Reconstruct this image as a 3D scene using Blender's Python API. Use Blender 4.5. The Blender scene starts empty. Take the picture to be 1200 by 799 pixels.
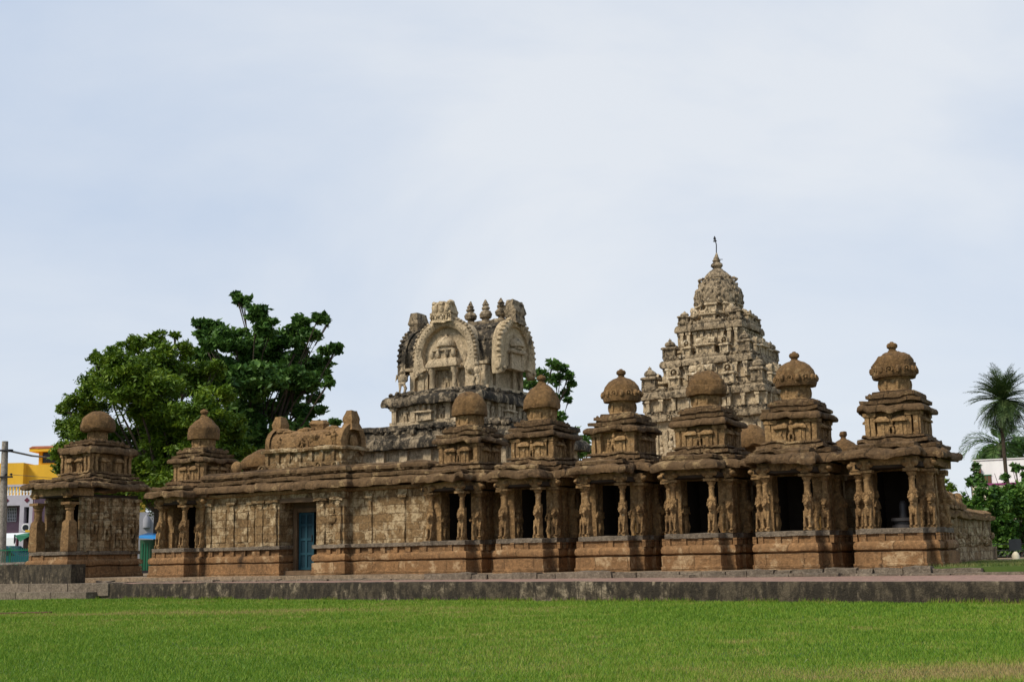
import bpy, math, random
import numpy as np
from mathutils import Matrix, Vector, Euler

C = bpy.context.scene
COL = C.collection
R = math.radians

# ------------------------------------------------------------------ camera
EYE = 1.008
PITCH, ROLL, F = 9.802, 1.191, 1450.0
cam_d = bpy.data.cameras.new('camera')
cam = bpy.data.objects.new('camera', cam_d)
COL.objects.link(cam)
cam_d.sensor_width = 36.0
cam_d.lens = F * 36.0 / 1200.0
cam_d.clip_start = 0.1
cam_d.clip_end = 3000
cam.matrix_world = Matrix.Translation((0, 0, EYE)) @ Matrix.Rotation(R(90 + PITCH), 4, 'X') @ Matrix.Rotation(R(-ROLL), 4, 'Z')
C.camera = cam

# ------------------------------------------------------------------ view and light
C.view_settings.view_transform = 'Standard'
C.view_settings.look = 'None'
C.view_settings.exposure = 0.0
C.view_settings.gamma = 1.0

SUN_EL, SUN_AZ = 46.0, 236.0        # azimuth clockwise from +Y: behind the camera, to the left
world = bpy.data.worlds.new('World')
C.world = world
world.use_nodes = True
wn, wl = world.node_tree.nodes, world.node_tree.links
bg = wn['Background']
bg.inputs['Strength'].default_value = 0.1
sky = wn.new('ShaderNodeTexSky')
sky.sky_type = 'NISHITA'
sky.sun_disc = False
sky.sun_elevation = R(SUN_EL)
sky.sun_rotation = R(SUN_AZ)
tc = wn.new('ShaderNodeTexCoord')
mp = wn.new('ShaderNodeMapping')
mp.inputs['Scale'].default_value = (1.0, 1.0, 2.2)
mp.inputs['Location'].default_value = (0.35, 0.2, 0.6)
wl.new(tc.outputs['Generated'], mp.inputs['Vector'])
n1 = wn.new('ShaderNodeTexNoise')
n1.inputs['Scale'].default_value = 2.3
n1.inputs['Detail'].default_value = 8
n1.inputs['Roughness'].default_value = 0.52
n1.inputs['Distortion'].default_value = 0.4
wl.new(mp.outputs['Vector'], n1.inputs['Vector'])
# brighter haze in the direction behind the temple towers
dot = wn.new('ShaderNodeVectorMath'); dot.operation = 'DOT_PRODUCT'
dv = Vector((-0.02, 1.0, 0.2)).normalized()
dot.inputs[1].default_value = dv
wl.new(tc.outputs['Generated'], dot.inputs[0])
mr = wn.new('ShaderNodeMapRange')
mr.inputs['From Min'].default_value = 0.86
mr.inputs['From Max'].default_value = 1.0
wl.new(dot.outputs['Value'], mr.inputs['Value'])
mixv = wn.new('ShaderNodeMath'); mixv.operation = 'MULTIPLY_ADD'
mixv.inputs[1].default_value = 1.1
wl.new(n1.outputs['Fac'], mixv.inputs[0])
half = wn.new('ShaderNodeMath'); half.operation = 'MULTIPLY'
half.inputs[1].default_value = 0.30
wl.new(mr.outputs['Result'], half.inputs[0])
wl.new(half.outputs['Value'], mixv.inputs[2])
ramp = wn.new('ShaderNodeValToRGB')
ramp.color_ramp.elements[0].position = 0.22
ramp.color_ramp.elements[0].color = (0.45, 0.56, 0.78, 1)
ramp.color_ramp.elements[1].position = 0.92
ramp.color_ramp.elements[1].color = (0.84, 0.88, 0.935, 1)
e = ramp.color_ramp.elements.new(0.55)
e.color = (0.62, 0.715, 0.865, 1)
wl.new(mixv.outputs['Value'], ramp.inputs['Fac'])
sc = wn.new('ShaderNodeVectorMath'); sc.operation = 'SCALE'
sc.inputs['Scale'].default_value = 10.0
wl.new(ramp.outputs['Color'], sc.inputs[0])
mx = wn.new('ShaderNodeMixRGB')
mx.inputs['Fac'].default_value = 0.88
wl.new(sky.outputs['Color'], mx.inputs['Color1'])
wl.new(sc.outputs['Vector'], mx.inputs['Color2'])
wl.new(mx.outputs['Color'], bg.inputs['Color'])

sun_d = bpy.data.lights.new('sun', 'SUN')
sun_d.energy = 4.0
sun_d.angle = R(13)
sun_d.color = (1.0, 0.92, 0.79)
sun = bpy.data.objects.new('sun', sun_d)
COL.objects.link(sun)
sd = Vector((math.sin(R(SUN_AZ)) * math.cos(R(SUN_EL)), math.cos(R(SUN_AZ)) * math.cos(R(SUN_EL)), math.sin(R(SUN_EL))))
sun.rotation_euler = sd.to_track_quat('Z', 'Y').to_euler()
sun.location = (-20, -20, 40)

# ------------------------------------------------------------------ helpers
TH = R(29.63)           # the row of shrines runs away to the left at this angle
CT, ST = math.cos(TH), math.sin(TH)
D0 = 31.5
ZB = 0.6                # foot of the shrines above the lawn

def row(t, ly, z=0.0):
    "metres along the row, metres behind it, height above its foot -> world"
    return Vector((t * CT + ly * ST, D0 - t * ST + ly * CT, ZB + z))

def at(px, py, Y):
    "photo pixel at world depth Y -> world point"
    uu, vv = px - 600.0, 399.5 - py
    r, p = R(ROLL), R(PITCH)
    u = (uu * math.cos(r) + vv * math.sin(r)) / F
    v = (-uu * math.sin(r) + vv * math.cos(r)) / F
    d = (u, math.cos(p) - v * math.sin(p), math.sin(p) + v * math.cos(p))
    k = Y / d[1]
    return Vector((d[0] * k, Y, EYE + d[2] * k))

def h3(ix, iy, iz, seed):
    h = (ix.astype(np.int64) * 374761393 + iy.astype(np.int64) * 668265263 + iz.astype(np.int64) * 2147483647 + seed * 1274126177) & 0xFFFFFFFF
    h = ((h ^ (h >> 13)) * 1274126177) & 0xFFFFFFFF
    h = (h ^ (h >> 16)) & 0xFFFF
    return h / 32767.5 - 1.0

def vnoise(p, seed=0):
    f = np.floor(p); i = f.astype(np.int64); w = p - f
    w = w * w * (3 - 2 * w)
    out = 0
    for dx in (0, 1):
        wx = w[:, 0] if dx else 1 - w[:, 0]
        for dy in (0, 1):
            wy = w[:, 1] if dy else 1 - w[:, 1]
            for dz in (0, 1):
                wz = w[:, 2] if dz else 1 - w[:, 2]
                out = out + wx * wy * wz * h3(i[:, 0] + dx, i[:, 1] + dy, i[:, 2] + dz, seed)
    return out

def warp(v, amp, freq, seed, octaves=2, pers=0.62):
    out = np.zeros_like(v)
    a, f = 1.0, freq
    for o in range(octaves):
        for k in range(3):
            out[:, k] += a * vnoise(v * f + 17.3 * k, seed + 31 * o + 7 * k)
        a *= pers; f *= 2.3
    m = np.clip(0.75 + 1.3 * vnoise(v * 0.8 + 3.1, seed + 77), 0.3, 1.9)[:, None]
    return v + amp * m * out

class MB:
    def __init__(s):
        s.v = []; s.f = []; s.n = 0
    def add(s, verts, faces):
        verts = np.asarray(verts, float)
        o = s.n
        s.v.append(verts); s.n += len(verts)
        s.f.extend([tuple(i + o for i in f) for f in faces])
        return s
    # stepped plan swept up a moulding profile
    def stack(s, poly, prof, step=0.12, cap_top=True, cap_bot=False):
        P = np.array(poly, float); n = len(P)
        E = np.roll(P, -1, 0) - P
        L = np.linalg.norm(E, axis=1)
        N = np.stack([E[:, 1], -E[:, 0]], 1) / L[:, None]
        Np = np.roll(N, 1, 0)
        M = (N + Np) / (1 + (N * Np).sum(1))[:, None]
        pr = [prof[0]]
        for a, b in zip(prof, prof[1:]):
            d = math.hypot(b[0] - a[0], b[1] - a[1])
            k = max(1, int(math.ceil(d / (step * 1.3))))
            for q in range(1, k + 1):
                pr.append((a[0] + (b[0] - a[0]) * q / k, a[1] + (b[1] - a[1]) * q / k))
        segs = [max(1, int(math.ceil(l / step))) for l in L]
        m = sum(segs)
        V = []
        for z, o in pr:
            Q = P + M * o
            for i in range(n):
                a, b = Q[i], Q[(i + 1) % n]
                for k in range(segs[i]):
                    w = k / segs[i]
                    V.append((a[0] + (b[0] - a[0]) * w, a[1] + (b[1] - a[1]) * w, z))
        Fs = []
        for r in range(len(pr) - 1):
            for i in range(m):
                j = (i + 1) % m
                Fs.append((r * m + i, r * m + j, (r + 1) * m + j, (r + 1) * m + i))
        if cap_top: Fs.append(tuple(range((len(pr) - 1) * m, len(pr) * m)))
        if cap_bot: Fs.append(tuple(range(m - 1, -1, -1)))
        return s.add(V, Fs)
    def box(s, x0, x1, y0, y1, z0, z1, step=9.0):
        return s.stack([(x0, y0), (x1, y0), (x1, y1), (x0, y1)], [(z0, 0), (z1, 0)], step, True, True)
    def lathe(s, prof, n=20, c=(0, 0), square=0.0, rot=0.0, lobes=0, lobe=0.0):
        V = []; Fs = []
        for z, r in prof:
            for i in range(n):
                a = rot + 2 * math.pi * i / n
                k = 1.0
                if square: k = 1.0 / max(abs(math.cos(a)), abs(math.sin(a))) ** square
                if lobes: k *= 1 + lobe * math.cos(lobes * a)
                V.append((c[0] + r * k * math.cos(a), c[1] + r * k * math.sin(a), z))
        for q in range(len(prof) - 1):
            for i in range(n):
                j = (i + 1) % n
                Fs.append((q * n + i, q * n + j, (q + 1) * n + j, (q + 1) * n + i))
        Fs.append(tuple(range((len(prof) - 1) * n, len(prof) * n)))
        Fs.append(tuple(range(n - 1, -1, -1)))
        return s.add(V, Fs)
    def blob(s, c, r, nu=10, nv=6, rot=None):
        if not hasattr(r, '__len__'): r = (r, r, r)
        V = [(0, 0, -1)]; Fs = []
        for j in range(1, nv):
            p = math.pi * j / nv - math.pi / 2
            for i in range(nu):
                a = 2 * math.pi * i / nu
                V.append((math.cos(p) * math.cos(a), math.cos(p) * math.sin(a), math.sin(p)))
        V.append((0, 0, 1))
        top = len(V) - 1
        for i in range(nu):
            k = (i + 1) % nu
            Fs.append((0, 1 + k, 1 + i))
            for j in range(nv - 2):
                a = 1 + j * nu
                Fs.append((a + i, a + k, a + nu + k, a + nu + i))
            a = 1 + (nv - 2) * nu
            Fs.append((a + i, a + k, top))
        V = np.array(V) * np.array(r)
        if rot is not None: V = V @ np.array(Euler(rot).to_matrix()).T
        return s.add(V + np.array(c), Fs)
    def tube(s, pts, rad, n=8):
        pts = [Vector(p) for p in pts]
        if not hasattr(rad, '__len__'): rad = [rad] * len(pts)
        V = []; Fs = []
        for i, p in enumerate(pts):
            d = (pts[min(i + 1, len(pts) - 1)] - pts[max(i - 1, 0)]).normalized()
            a = d.cross(Vector((0, 0, 1)) if abs(d.z) < 0.9 else Vector((1, 0, 0))).normalized()
            b = d.cross(a)
            for k in range(n):
                w = 2 * math.pi * k / n
                V.append(p + (a * math.cos(w) + b * math.sin(w)) * rad[i])
        for i in range(len(pts) - 1):
            for k in range(n):
                j = (k + 1) % n
                Fs.append((i * n + k, (i + 1) * n + k, (i + 1) * n + j, i * n + j))
        Fs.append(tuple(range(n)))
        Fs.append(tuple(range(len(pts) * n - 1, (len(pts) - 1) * n - 1, -1)))
        return s.add([tuple(v) for v in V], Fs)
    # outline in (u, z) pushed from depth d0 to d1; axis 'y' -> u is x, axis 'x' -> u is y
    def prism(s, outline, d0, d1, axis='y', n=2):
        m = len(outline); V = []; Fs = []
        for k in range(n):
            d = d0 + (d1 - d0) * k / (n - 1)
            for u, z in outline:
                V.append((u, d, z) if axis == 'y' else (d, u, z))
        for k in range(n - 1):
            for i in range(m):
                j = (i + 1) % m
                q = (k * m + i, k * m + j, (k + 1) * m + j, (k + 1) * m + i)
                Fs.append(q)
        Fs.append(tuple(range(m))); Fs.append(tuple(range(n * m - 1, (n - 1) * m - 1, -1)))
        return s.add(V, Fs)
    def move(s, M):
        "transform everything collected so far"
        M = np.array(M)
        s.v = [np.c_[v, np.ones(len(v))] @ M.T[:, :3] for v in s.v]
        return s
    def merge(s, o, M=None):
        for v in o.v: pass
        V = np.concatenate(o.v)
        if M is not None: V = np.c_[V, np.ones(len(V))] @ np.array(M).T[:, :3]
        return s.add(V, o.f)
    def build(s, name, mat, parent=None, amp=0.0, freq=4.0, seed=0, chip=0.0, angle=40, octaves=2, fix=True, bites=None):
        V = np.concatenate(s.v)
        if chip:      # each stone of a course settles and wears by its own amount
            g = np.round(V * np.array([2.3, 2.3, 0.0]) + h3(np.array([seed]), np.array([1]), np.array([2]), 3)[0] * 2)
            k = h3(g[:, 0], g[:, 1], g[:, 2], seed + 5)
            V = V.copy(); V[:, 2] += chip * k
            V[:, 0] *= 1 + chip * 0.35 * h3(g[:, 0], g[:, 1], g[:, 2], seed + 6)
            V[:, 1] += chip * 0.6 * h3(g[:, 0], g[:, 1], g[:, 2], seed + 7)
        if bites:
            V = V.copy()
            for x, y, r, k in bites:
                w_ = np.clip(1 - np.hypot(V[:, 0] - x, V[:, 1] - y) / r, 0, 1)
                V[:, 2] += k * 0.7 * w_
                V[:, 0] -= np.sign(x) * k * w_ * (abs(x) > 0.3); V[:, 1] += k * w_ * (1 if y < 0.6 else 0)
        if amp: V = warp(V, amp, freq, seed, octaves)
        me = bpy.data.meshes.new(name)
        me.from_pydata(V.tolist(), [], s.f)
        if fix:
            import bmesh
            bm = bmesh.new(); bm.from_mesh(me)
            bmesh.ops.recalc_face_normals(bm, faces=bm.faces)
            bm.to_mesh(me); bm.free()
        if angle:
            me.polygons.foreach_set('use_smooth', [True] * len(me.polygons))
            me.set_sharp_from_angle(angle=R(angle))
        o = bpy.data.objects.new(name, me)
        COL.objects.link(o)
        if mat: me.materials.append(mat)
        if parent is not None: o.parent = parent
        return o

def tag(o, label=None, cat=None, group=None, kind=None):
    if label: o['label'] = label
    if cat: o['category'] = cat
    if group: o['group'] = group
    if kind: o['kind'] = kind
    return o

def empty(name, loc, rz=0.0):
    o = bpy.data.objects.new(name, None)
    COL.objects.link(o)
    o.location = loc; o.rotation_euler = (0, 0, rz)
    o.empty_display_size = 0.2
    return o

def copy_part(o, parent, M=None):
    c = o.copy(); COL.objects.link(c); c.parent = parent
    if M is not None: c.matrix_local = M
    return c

def quads(name, V, mat, parent=None, nv=4):
    "many loose n-gons from an array (n, nv, 3)"
    V = np.asarray(V, np.float32); n = len(V)
    me = bpy.data.meshes.new(name)
    me.vertices.add(n * nv); me.vertices.foreach_set('co', V.reshape(-1))
    me.loops.add(n * nv); me.loops.foreach_set('vertex_index', np.arange(n * nv, dtype=np.int32))
    me.polygons.add(n)
    me.polygons.foreach_set('loop_start', np.arange(0, n * nv, nv, dtype=np.int32))
    me.polygons.foreach_set('loop_total', np.full(n, nv, np.int32))
    me.update(calc_edges=True)
    me.materials.append(mat)
    o = bpy.data.objects.new(name, me)
    COL.objects.link(o)
    if parent is not None: o.parent = parent
    return o

# ------------------------------------------------------------------ materials
def new_mat(name, rough=0.9):
    m = bpy.data.materials.new(name); m.use_nodes = True
    nt = m.node_tree
    b = nt.nodes['Principled BSDF']
    b.inputs['Roughness'].default_value = rough
    b.inputs['Specular IOR Level'].default_value = 0.25
    return m, nt.nodes, nt.links, b

def rgba(c): return (c[0], c[1], c[2], 1.0)

def stone(name, base, dark, pale=None, pale_amt=0.0, grime=0.0, grime_col=(0.02, 0.018, 0.015), joints=0, bump=0.5, gscale=1.0, pscale=2.6, course=(0.55, 0.27), streak=0.35, rough=0.92):
    m, n, l, b = new_mat(name, rough)
    geo = n.new('ShaderNodeNewGeometry')
    mp = n.new('ShaderNodeMapping')
    mp.inputs['Rotation'].default_value = (0, 0, TH)
    l.new(geo.outputs['Position'], mp.inputs['Vector'])
    def noise(scale, detail=6, rough=0.6, vec=None, dist=0.0):
        t = n.new('ShaderNodeTexNoise')
        t.inputs['Scale'].default_value = scale; t.inputs['Detail'].default_value = detail
        t.inputs['Roughness'].default_value = rough; t.inputs['Distortion'].default_value = dist
        l.new(vec if vec is not None else mp.outputs['Vector'], t.inputs['Vector'])
        return t.outputs['Fac']
    def ramp(fac, a, c):
        t = n.new('ShaderNodeMapRange'); t.inputs['From Min'].default_value = a; t.inputs['From Max'].default_value = c
        l.new(fac, t.inputs['Value']); return t.outputs['Result']
    def mix(fac, c1, c2, mode='MIX'):
        t = n.new('ShaderNodeMixRGB'); t.blend_type = mode
        if isinstance(fac, float): t.inputs['Fac'].default_value = fac
        else: l.new(fac, t.inputs['Fac'])
        for s, c in (('Color1', c1), ('Color2', c2)):
            if isinstance(c, tuple): t.inputs[s].default_value = rgba(c)
            else: l.new(c, t.inputs[s])
        return t.outputs['Color']
    def mul(a, k):
        t = n.new('ShaderNodeMath'); t.operation = 'MULTIPLY'
        l.new(a, t.inputs[0])
        if isinstance(k, float): t.inputs[1].default_value = k
        else: l.new(k, t.inputs[1])
        return t.outputs['Value']
    big = ramp(noise(1.1, 4), 0.35, 0.68)
    col = mix(big, base, dark)
    fine = ramp(noise(8.0, 10, 0.75), 0.42, 0.68)
    col = mix(mul(fine, 0.78), col, tuple(c * 0.42 for c in dark))
    speck = ramp(noise(15.0, 8, 0.75), 0.5, 0.68)
    col = mix(mul(speck, 0.6), col, tuple(min(1, c * 1.7) for c in base))
    bumps = []
    if joints:
        sx = n.new('ShaderNodeSeparateXYZ'); l.new(mp.outputs['Vector'], sx.inputs[0])
        ad = n.new('ShaderNodeMath'); ad.operation = 'SUBTRACT'
        l.new(sx.outputs['X'], ad.inputs[0]); l.new(sx.outputs['Y'], ad.inputs[1])
        cb = n.new('ShaderNodeCombineXYZ'); l.new(ad.outputs['Value'], cb.inputs['X']); l.new(sx.outputs['Z'], cb.inputs['Y'])
        wv = n.new('ShaderNodeTexNoise'); wv.inputs['Scale'].default_value = 2.0; wv.inputs['Detail'].default_value = 3
        l.new(mp.outputs['Vector'], wv.inputs['Vector'])
        wa = n.new('ShaderNodeVectorMath'); wa.operation = 'MULTIPLY_ADD'
        wa.inputs[1].default_value = (0.16, 0.12, 0.0)
        l.new(wv.outputs['Color'], wa.inputs[0]); l.new(cb.outputs['Vector'], wa.inputs[2])
        br = n.new('ShaderNodeTexBrick')
        br.inputs['Color1'].default_value = (0, 0, 0, 1); br.inputs['Color2'].default_value = (1, 1, 1, 1)
        br.inputs['Mortar'].default_value = (0.5, 0.5, 0.5, 1)
        br.inputs['Scale'].default_value = 1.0; br.inputs['Mortar Size'].default_value = 0.012
        br.inputs['Brick Width'].default_value = course[0]; br.inputs['Row Height'].default_value = course[1]
        br.offset = 0.43; br.squash = 1.35; br.squash_frequency = 3
        l.new(wa.outputs['Vector'], br.inputs['Vector'])
        bw = n.new('ShaderNodeRGBToBW'); l.new(br.outputs['Color'], bw.inputs[0])
        col = mix(mul(bw.outputs['Val'], 0.45), col, tuple(c * 0.62 for c in base))
    if pale is not None and pale_amt > 0:
        pn = noise(pscale, 7, 0.68, dist=0.3)
        if joints:
            a2 = n.new('ShaderNodeMath'); a2.operation = 'MULTIPLY_ADD'; a2.inputs[1].default_value = 0.16
            l.new(bw.outputs['Val'], a2.inputs[0]); l.new(pn, a2.inputs[2]); pn = a2.outputs['Value']
        pf = ramp(pn, 0.66 - 0.22 * pale_amt, 0.72 - 0.22 * pale_amt + 0.05)
        pf = mul(pf, ramp(noise(13.0, 6, 0.7), 0.33, 0.52))
        col = mix(pf, col, pale)
    if grime > 0:
        ms = n.new('ShaderNodeMapping'); ms.inputs['Scale'].default_value = (1, 1, streak)
        l.new(mp.outputs['Vector'], ms.inputs['Vector'])
        gn = noise(2.4 * gscale, 9, 0.72, ms.outputs['Vector'], 0.5)
        gf = ramp(gn, 0.66 - 0.3 * grime, 0.78 - 0.3 * grime)
        col = mix(mul(gf, 0.92), col, grime_col)
    if joints:
        jf = ramp(br.outputs['Fac'], 0.2, 0.9)
        col = mix(mul(jf, float(joints)), col, tuple(c * 0.3 for c in dark))
    l.new(col, b.inputs['Base Color'])
    h = n.new('ShaderNodeMath'); h.operation = 'ADD'
    l.new(noise(8.0, 10, 0.75), h.inputs[0])
    l.new(mul(noise(34.0, 4, 0.7), 0.45), h.inputs[1])
    hv = h.outputs['Value']
    if joints:
        h2 = n.new('ShaderNodeMath'); h2.operation = 'MULTIPLY_ADD'; h2.inputs[1].default_value = -0.7
        l.new(br.outputs['Fac'], h2.inputs[0]); l.new(hv, h2.inputs[2]); hv = h2.outputs['Value']
    bp = n.new('ShaderNodeBump'); bp.inputs['Strength'].default_value = bump; bp.inputs['Distance'].default_value = 0.12
    l.new(hv, bp.inputs['Height']); l.new(bp.outputs['Normal'], b.inputs['Normal'])
    return m

def plain(name, col, rough=0.7, var=0.25, scale=3.0, streaks=False):
    m, n, l, b = new_mat(name, rough)
    geo = n.new('ShaderNodeNewGeometry')
    v = geo.outputs['Position']
    if streaks:
        mp = n.new('ShaderNodeMapping'); mp.inputs['Scale'].default_value = (1, 1, 0.2)
        l.new(v, mp.inputs['Vector']); v = mp.outputs['Vector']
    t = n.new('ShaderNodeTexNoise'); t.inputs['Scale'].default_value = scale; t.inputs['Detail'].default_value = 6; t.inputs['Roughness'].default_value = 0.65
    l.new(v, t.inputs['Vector'])
    r = n.new('ShaderNodeMapRange'); r.inputs['From Min'].default_value = 0.35; r.inputs['From Max'].default_value = 0.7
    l.new(t.outputs['Fac'], r.inputs['Value'])
    mx = n.new('ShaderNodeMixRGB')
    mx.inputs['Color1'].default_value = rgba(col)
    mx.inputs['Color2'].default_value = rgba(tuple(c * (1 - var) for c in col))
    l.new(r.outputs['Result'], mx.inputs['Fac']); l.new(mx.outputs['Color'], b.inputs['Base Color'])
    return m

def leaf_mat(name, cols, rough=0.55, trans=0.25, clump=1.2):
    m, n, l, b = new_mat(name, rough)
    geo = n.new('ShaderNodeNewGeometry')
    t = n.new('ShaderNodeTexNoise'); t.inputs['Scale'].default_value = clump; t.inputs['Detail'].default_value = 3
    l.new(geo.outputs['Position'], t.inputs['Vector'])
    ad = n.new('ShaderNodeMath'); ad.operation = 'MULTIPLY_ADD'; ad.inputs[1].default_value = 0.35
    l.new(geo.outputs['Random Per Island'], ad.inputs[0]); l.new(t.outputs['Fac'], ad.inputs[2])
    r = n.new('ShaderNodeValToRGB')
    k = len(cols)
    while len(r.color_ramp.elements) < k: r.color_ramp.elements.new(0.5)
    for i, c in enumerate(cols):
        r.color_ramp.elements[i].position = 0.38 + 0.55 * i / (k - 1)
        r.color_ramp.elements[i].color = rgba(c)
    l.new(ad.outputs['Value'], r.inputs['Fac'])
    l.new(r.outputs['Color'], b.inputs['Base Color'])
    tr = n.new('ShaderNodeBsdfTranslucent'); l.new(r.outputs['Color'], tr.inputs['Color'])
    ms = n.new('ShaderNodeMixShader'); ms.inputs['Fac'].default_value = trans
    l.new(b.outputs['BSDF'], ms.inputs[1]); l.new(tr.outputs['BSDF'], ms.inputs[2])
    l.new(ms.outputs['Shader'], n['Material Output'].inputs['Surface'])
    return m

SAND = (0.34, 0.20, 0.086); SDARK = (0.165, 0.094, 0.04); SPALE = (0.52, 0.38, 0.20)
M_SAND = stone('weathered_sandstone', SAND, SDARK, SPALE, 0.15, 0.14, bump=0.8)
M_BASE = stone('plinth_sandstone', (0.33, 0.178, 0.076), (0.17, 0.094, 0.042), (0.45, 0.31, 0.17), 0.04, 0.26, (0.04, 0.024, 0.013), joints=0.55, course=(0.85, 0.33), bump=0.6)
M_WALL = stone('wall_sandstone', (0.355, 0.225, 0.103), (0.19, 0.114, 0.051), (0.58, 0.44, 0.26), 0.44, 0.32, (0.04, 0.026, 0.014), joints=0.38, course=(0.40, 0.225), bump=0.9, pscale=4.2)
M_CARVE = stone('carved_sandstone', (0.42, 0.26, 0.116), (0.18, 0.103, 0.044), (0.58, 0.43, 0.25), 0.30, 0.28, (0.035, 0.022, 0.012), bump=0.8, pscale=6.0)
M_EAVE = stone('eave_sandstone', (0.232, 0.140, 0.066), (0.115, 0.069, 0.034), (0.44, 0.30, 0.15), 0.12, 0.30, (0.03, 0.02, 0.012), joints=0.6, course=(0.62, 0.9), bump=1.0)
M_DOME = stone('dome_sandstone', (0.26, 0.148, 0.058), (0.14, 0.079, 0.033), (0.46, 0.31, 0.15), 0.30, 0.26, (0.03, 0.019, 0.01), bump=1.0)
M_GRAN = stone('grey_granite', (0.25, 0.20, 0.145), (0.14, 0.11, 0.08), None, 0, 0.28, (0.04, 0.032, 0.024), bump=0.7)
M_CREAM = stone('cream_stone', (0.60, 0.465, 0.29), (0.40, 0.30, 0.18), (0.76, 0.63, 0.44), 0.25, 0.42, (0.045, 0.036, 0.026), bump=0.7, gscale=1.6)
M_CREAMC = stone('clean_cream_stone', (0.58, 0.455, 0.295), (0.40, 0.305, 0.19), (0.74, 0.62, 0.45), 0.25, 0.42, (0.06, 0.048, 0.034), bump=0.7, gscale=2.6)
M_BLACK = stone('blackened_cream_stone', (0.46, 0.36, 0.235), (0.26, 0.2, 0.13), (0.70, 0.58, 0.41), 0.25, 0.86, (0.018, 0.016, 0.013), bump=1.0, gscale=1.5, streak=0.6)
M_TOWER = stone('tower_stone', (0.68, 0.52, 0.33), (0.40, 0.295, 0.18), (0.84, 0.72, 0.53), 0.5, 0.48, (0.04, 0.03, 0.02), bump=0.9, gscale=1.7, streak=0.5)
M_TOWERD = stone('lichened_tower_stone', (0.50, 0.385, 0.245), (0.26, 0.195, 0.12), (0.76, 0.63, 0.45), 0.32, 0.62, (0.035, 0.027, 0.018), bump=1.0, gscale=2.0, streak=0.7)
M_PLAS = plain('ochre_plaster_patch', (0.46, 0.25, 0.075), 0.9, 0.3, 8.0)
M_DARKIN = plain('shade_dark_stone', (0.05, 0.035, 0.024), 0.95, 0.4)  # shade inside the shrines and the gate put into the stone colour
M_KERB = stone('stained_concrete', (0.125, 0.098, 0.063), (0.065, 0.051, 0.034), (0.34, 0.27, 0.18), 0.12, 0.80, (0.030, 0.024, 0.017), bump=0.7, gscale=2.2, streak=0.4, joints=0.35, course=(1.7, 3.0))
M_CONC = stone('grey_concrete', (0.36, 0.32, 0.27), (0.22, 0.195, 0.16), None, 0, 0.3, (0.07, 0.06, 0.05), bump=0.4)
M_PAVE = stone('pink_paving', (0.29, 0.18, 0.14), (0.22, 0.14, 0.11), (0.36, 0.28, 0.22), 0.2, 0.1, bump=0.25)
M_EARTH = stone('sandy_earth', (0.28, 0.2, 0.13), (0.2, 0.15, 0.095), None, 0, 0, bump=0.3)
M_DOOR = plain('teal_paint', (0.014, 0.058, 0.08), 0.55, 0.35, 6.0, True)
M_DOORD = plain('shaded_teal_paint', (0.007, 0.034, 0.05), 0.6, 0.3, 6.0, True)  # same teal darkened, shade of the recessed panels put into the colour
M_FRAME = plain('brown_stone_frame', (0.15, 0.095, 0.052), 0.85, 0.35, 5.0)
M_BARK = stone('bark', (0.10, 0.075, 0.052), (0.05, 0.037, 0.026), None, 0, 0, bump=0.8)
M_IRON = plain('black_iron', (0.02, 0.02, 0.022), 0.5)

# ------------------------------------------------------------------ ground
LAWN_N = 150
def lawn_material():
    m, n, l, b = new_mat('lawn_soil', 0.95)
    geo = n.new('ShaderNodeNewGeometry')
    t = n.new('ShaderNodeTexNoise'); t.inputs['Scale'].default_value = 0.6; t.inputs['Detail'].default_value = 8; t.inputs['Roughness'].default_value = 0.7
    l.new(geo.outputs['Position'], t.inputs['Vector'])
    r = n.new('ShaderNodeValToRGB')
    r.color_ramp.elements[0].position = 0.3; r.color_ramp.elements[0].color = (0.035, 0.075, 0.012, 1)
    r.color_ramp.elements[1].position = 0.75; r.color_ramp.elements[1].color = (0.10, 0.13, 0.03, 1)
    l.new(t.outputs['Fac'], r.inputs['Fac']); l.new(r.outputs['Color'], b.inputs['Base Color'])
    return m

def dry(x, y):
    "0..1, how parched the lawn is here"
    p = np.stack([x * 0.35, y * 0.35, np.zeros_like(x)], 1)
    n = vnoise(p, 5) + 0.5 * vnoise(p * 2.7, 9)
    patch = np.exp(-(((x - 4.3) / 2.2) ** 2 + ((y - 10.2) / 0.75) ** 2))
    strip = 0.42 * np.exp(-((y - (24.0 - 0.14 * x)) / 0.9) ** 2) * np.exp(-((x + 6) / 5.5) ** 2)
    q = vnoise(p * 9.0, 21) * 0.16 + np.clip(vnoise(p * 6.0, 33) - 0.45, 0, 1) * 0.9
    return np.clip(0.03 + 0.15 * n + 0.7 * q + 0.85 * patch + strip, 0, 1)

g = MB().add([(-1500, -60, 0), (1500, -60, 0), (1500, 2500, 0), (-1500, 2500, 0)], [(0, 1, 2, 3)])
tag(g.build('ground', lawn_material(), angle=0), kind='structure')

def kerb_ly(t): return -3.08 - 0.095 * t
def kerb_z(t): return -0.17 - 0.0042 * max(0.0, min(t, 20.0))

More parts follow.
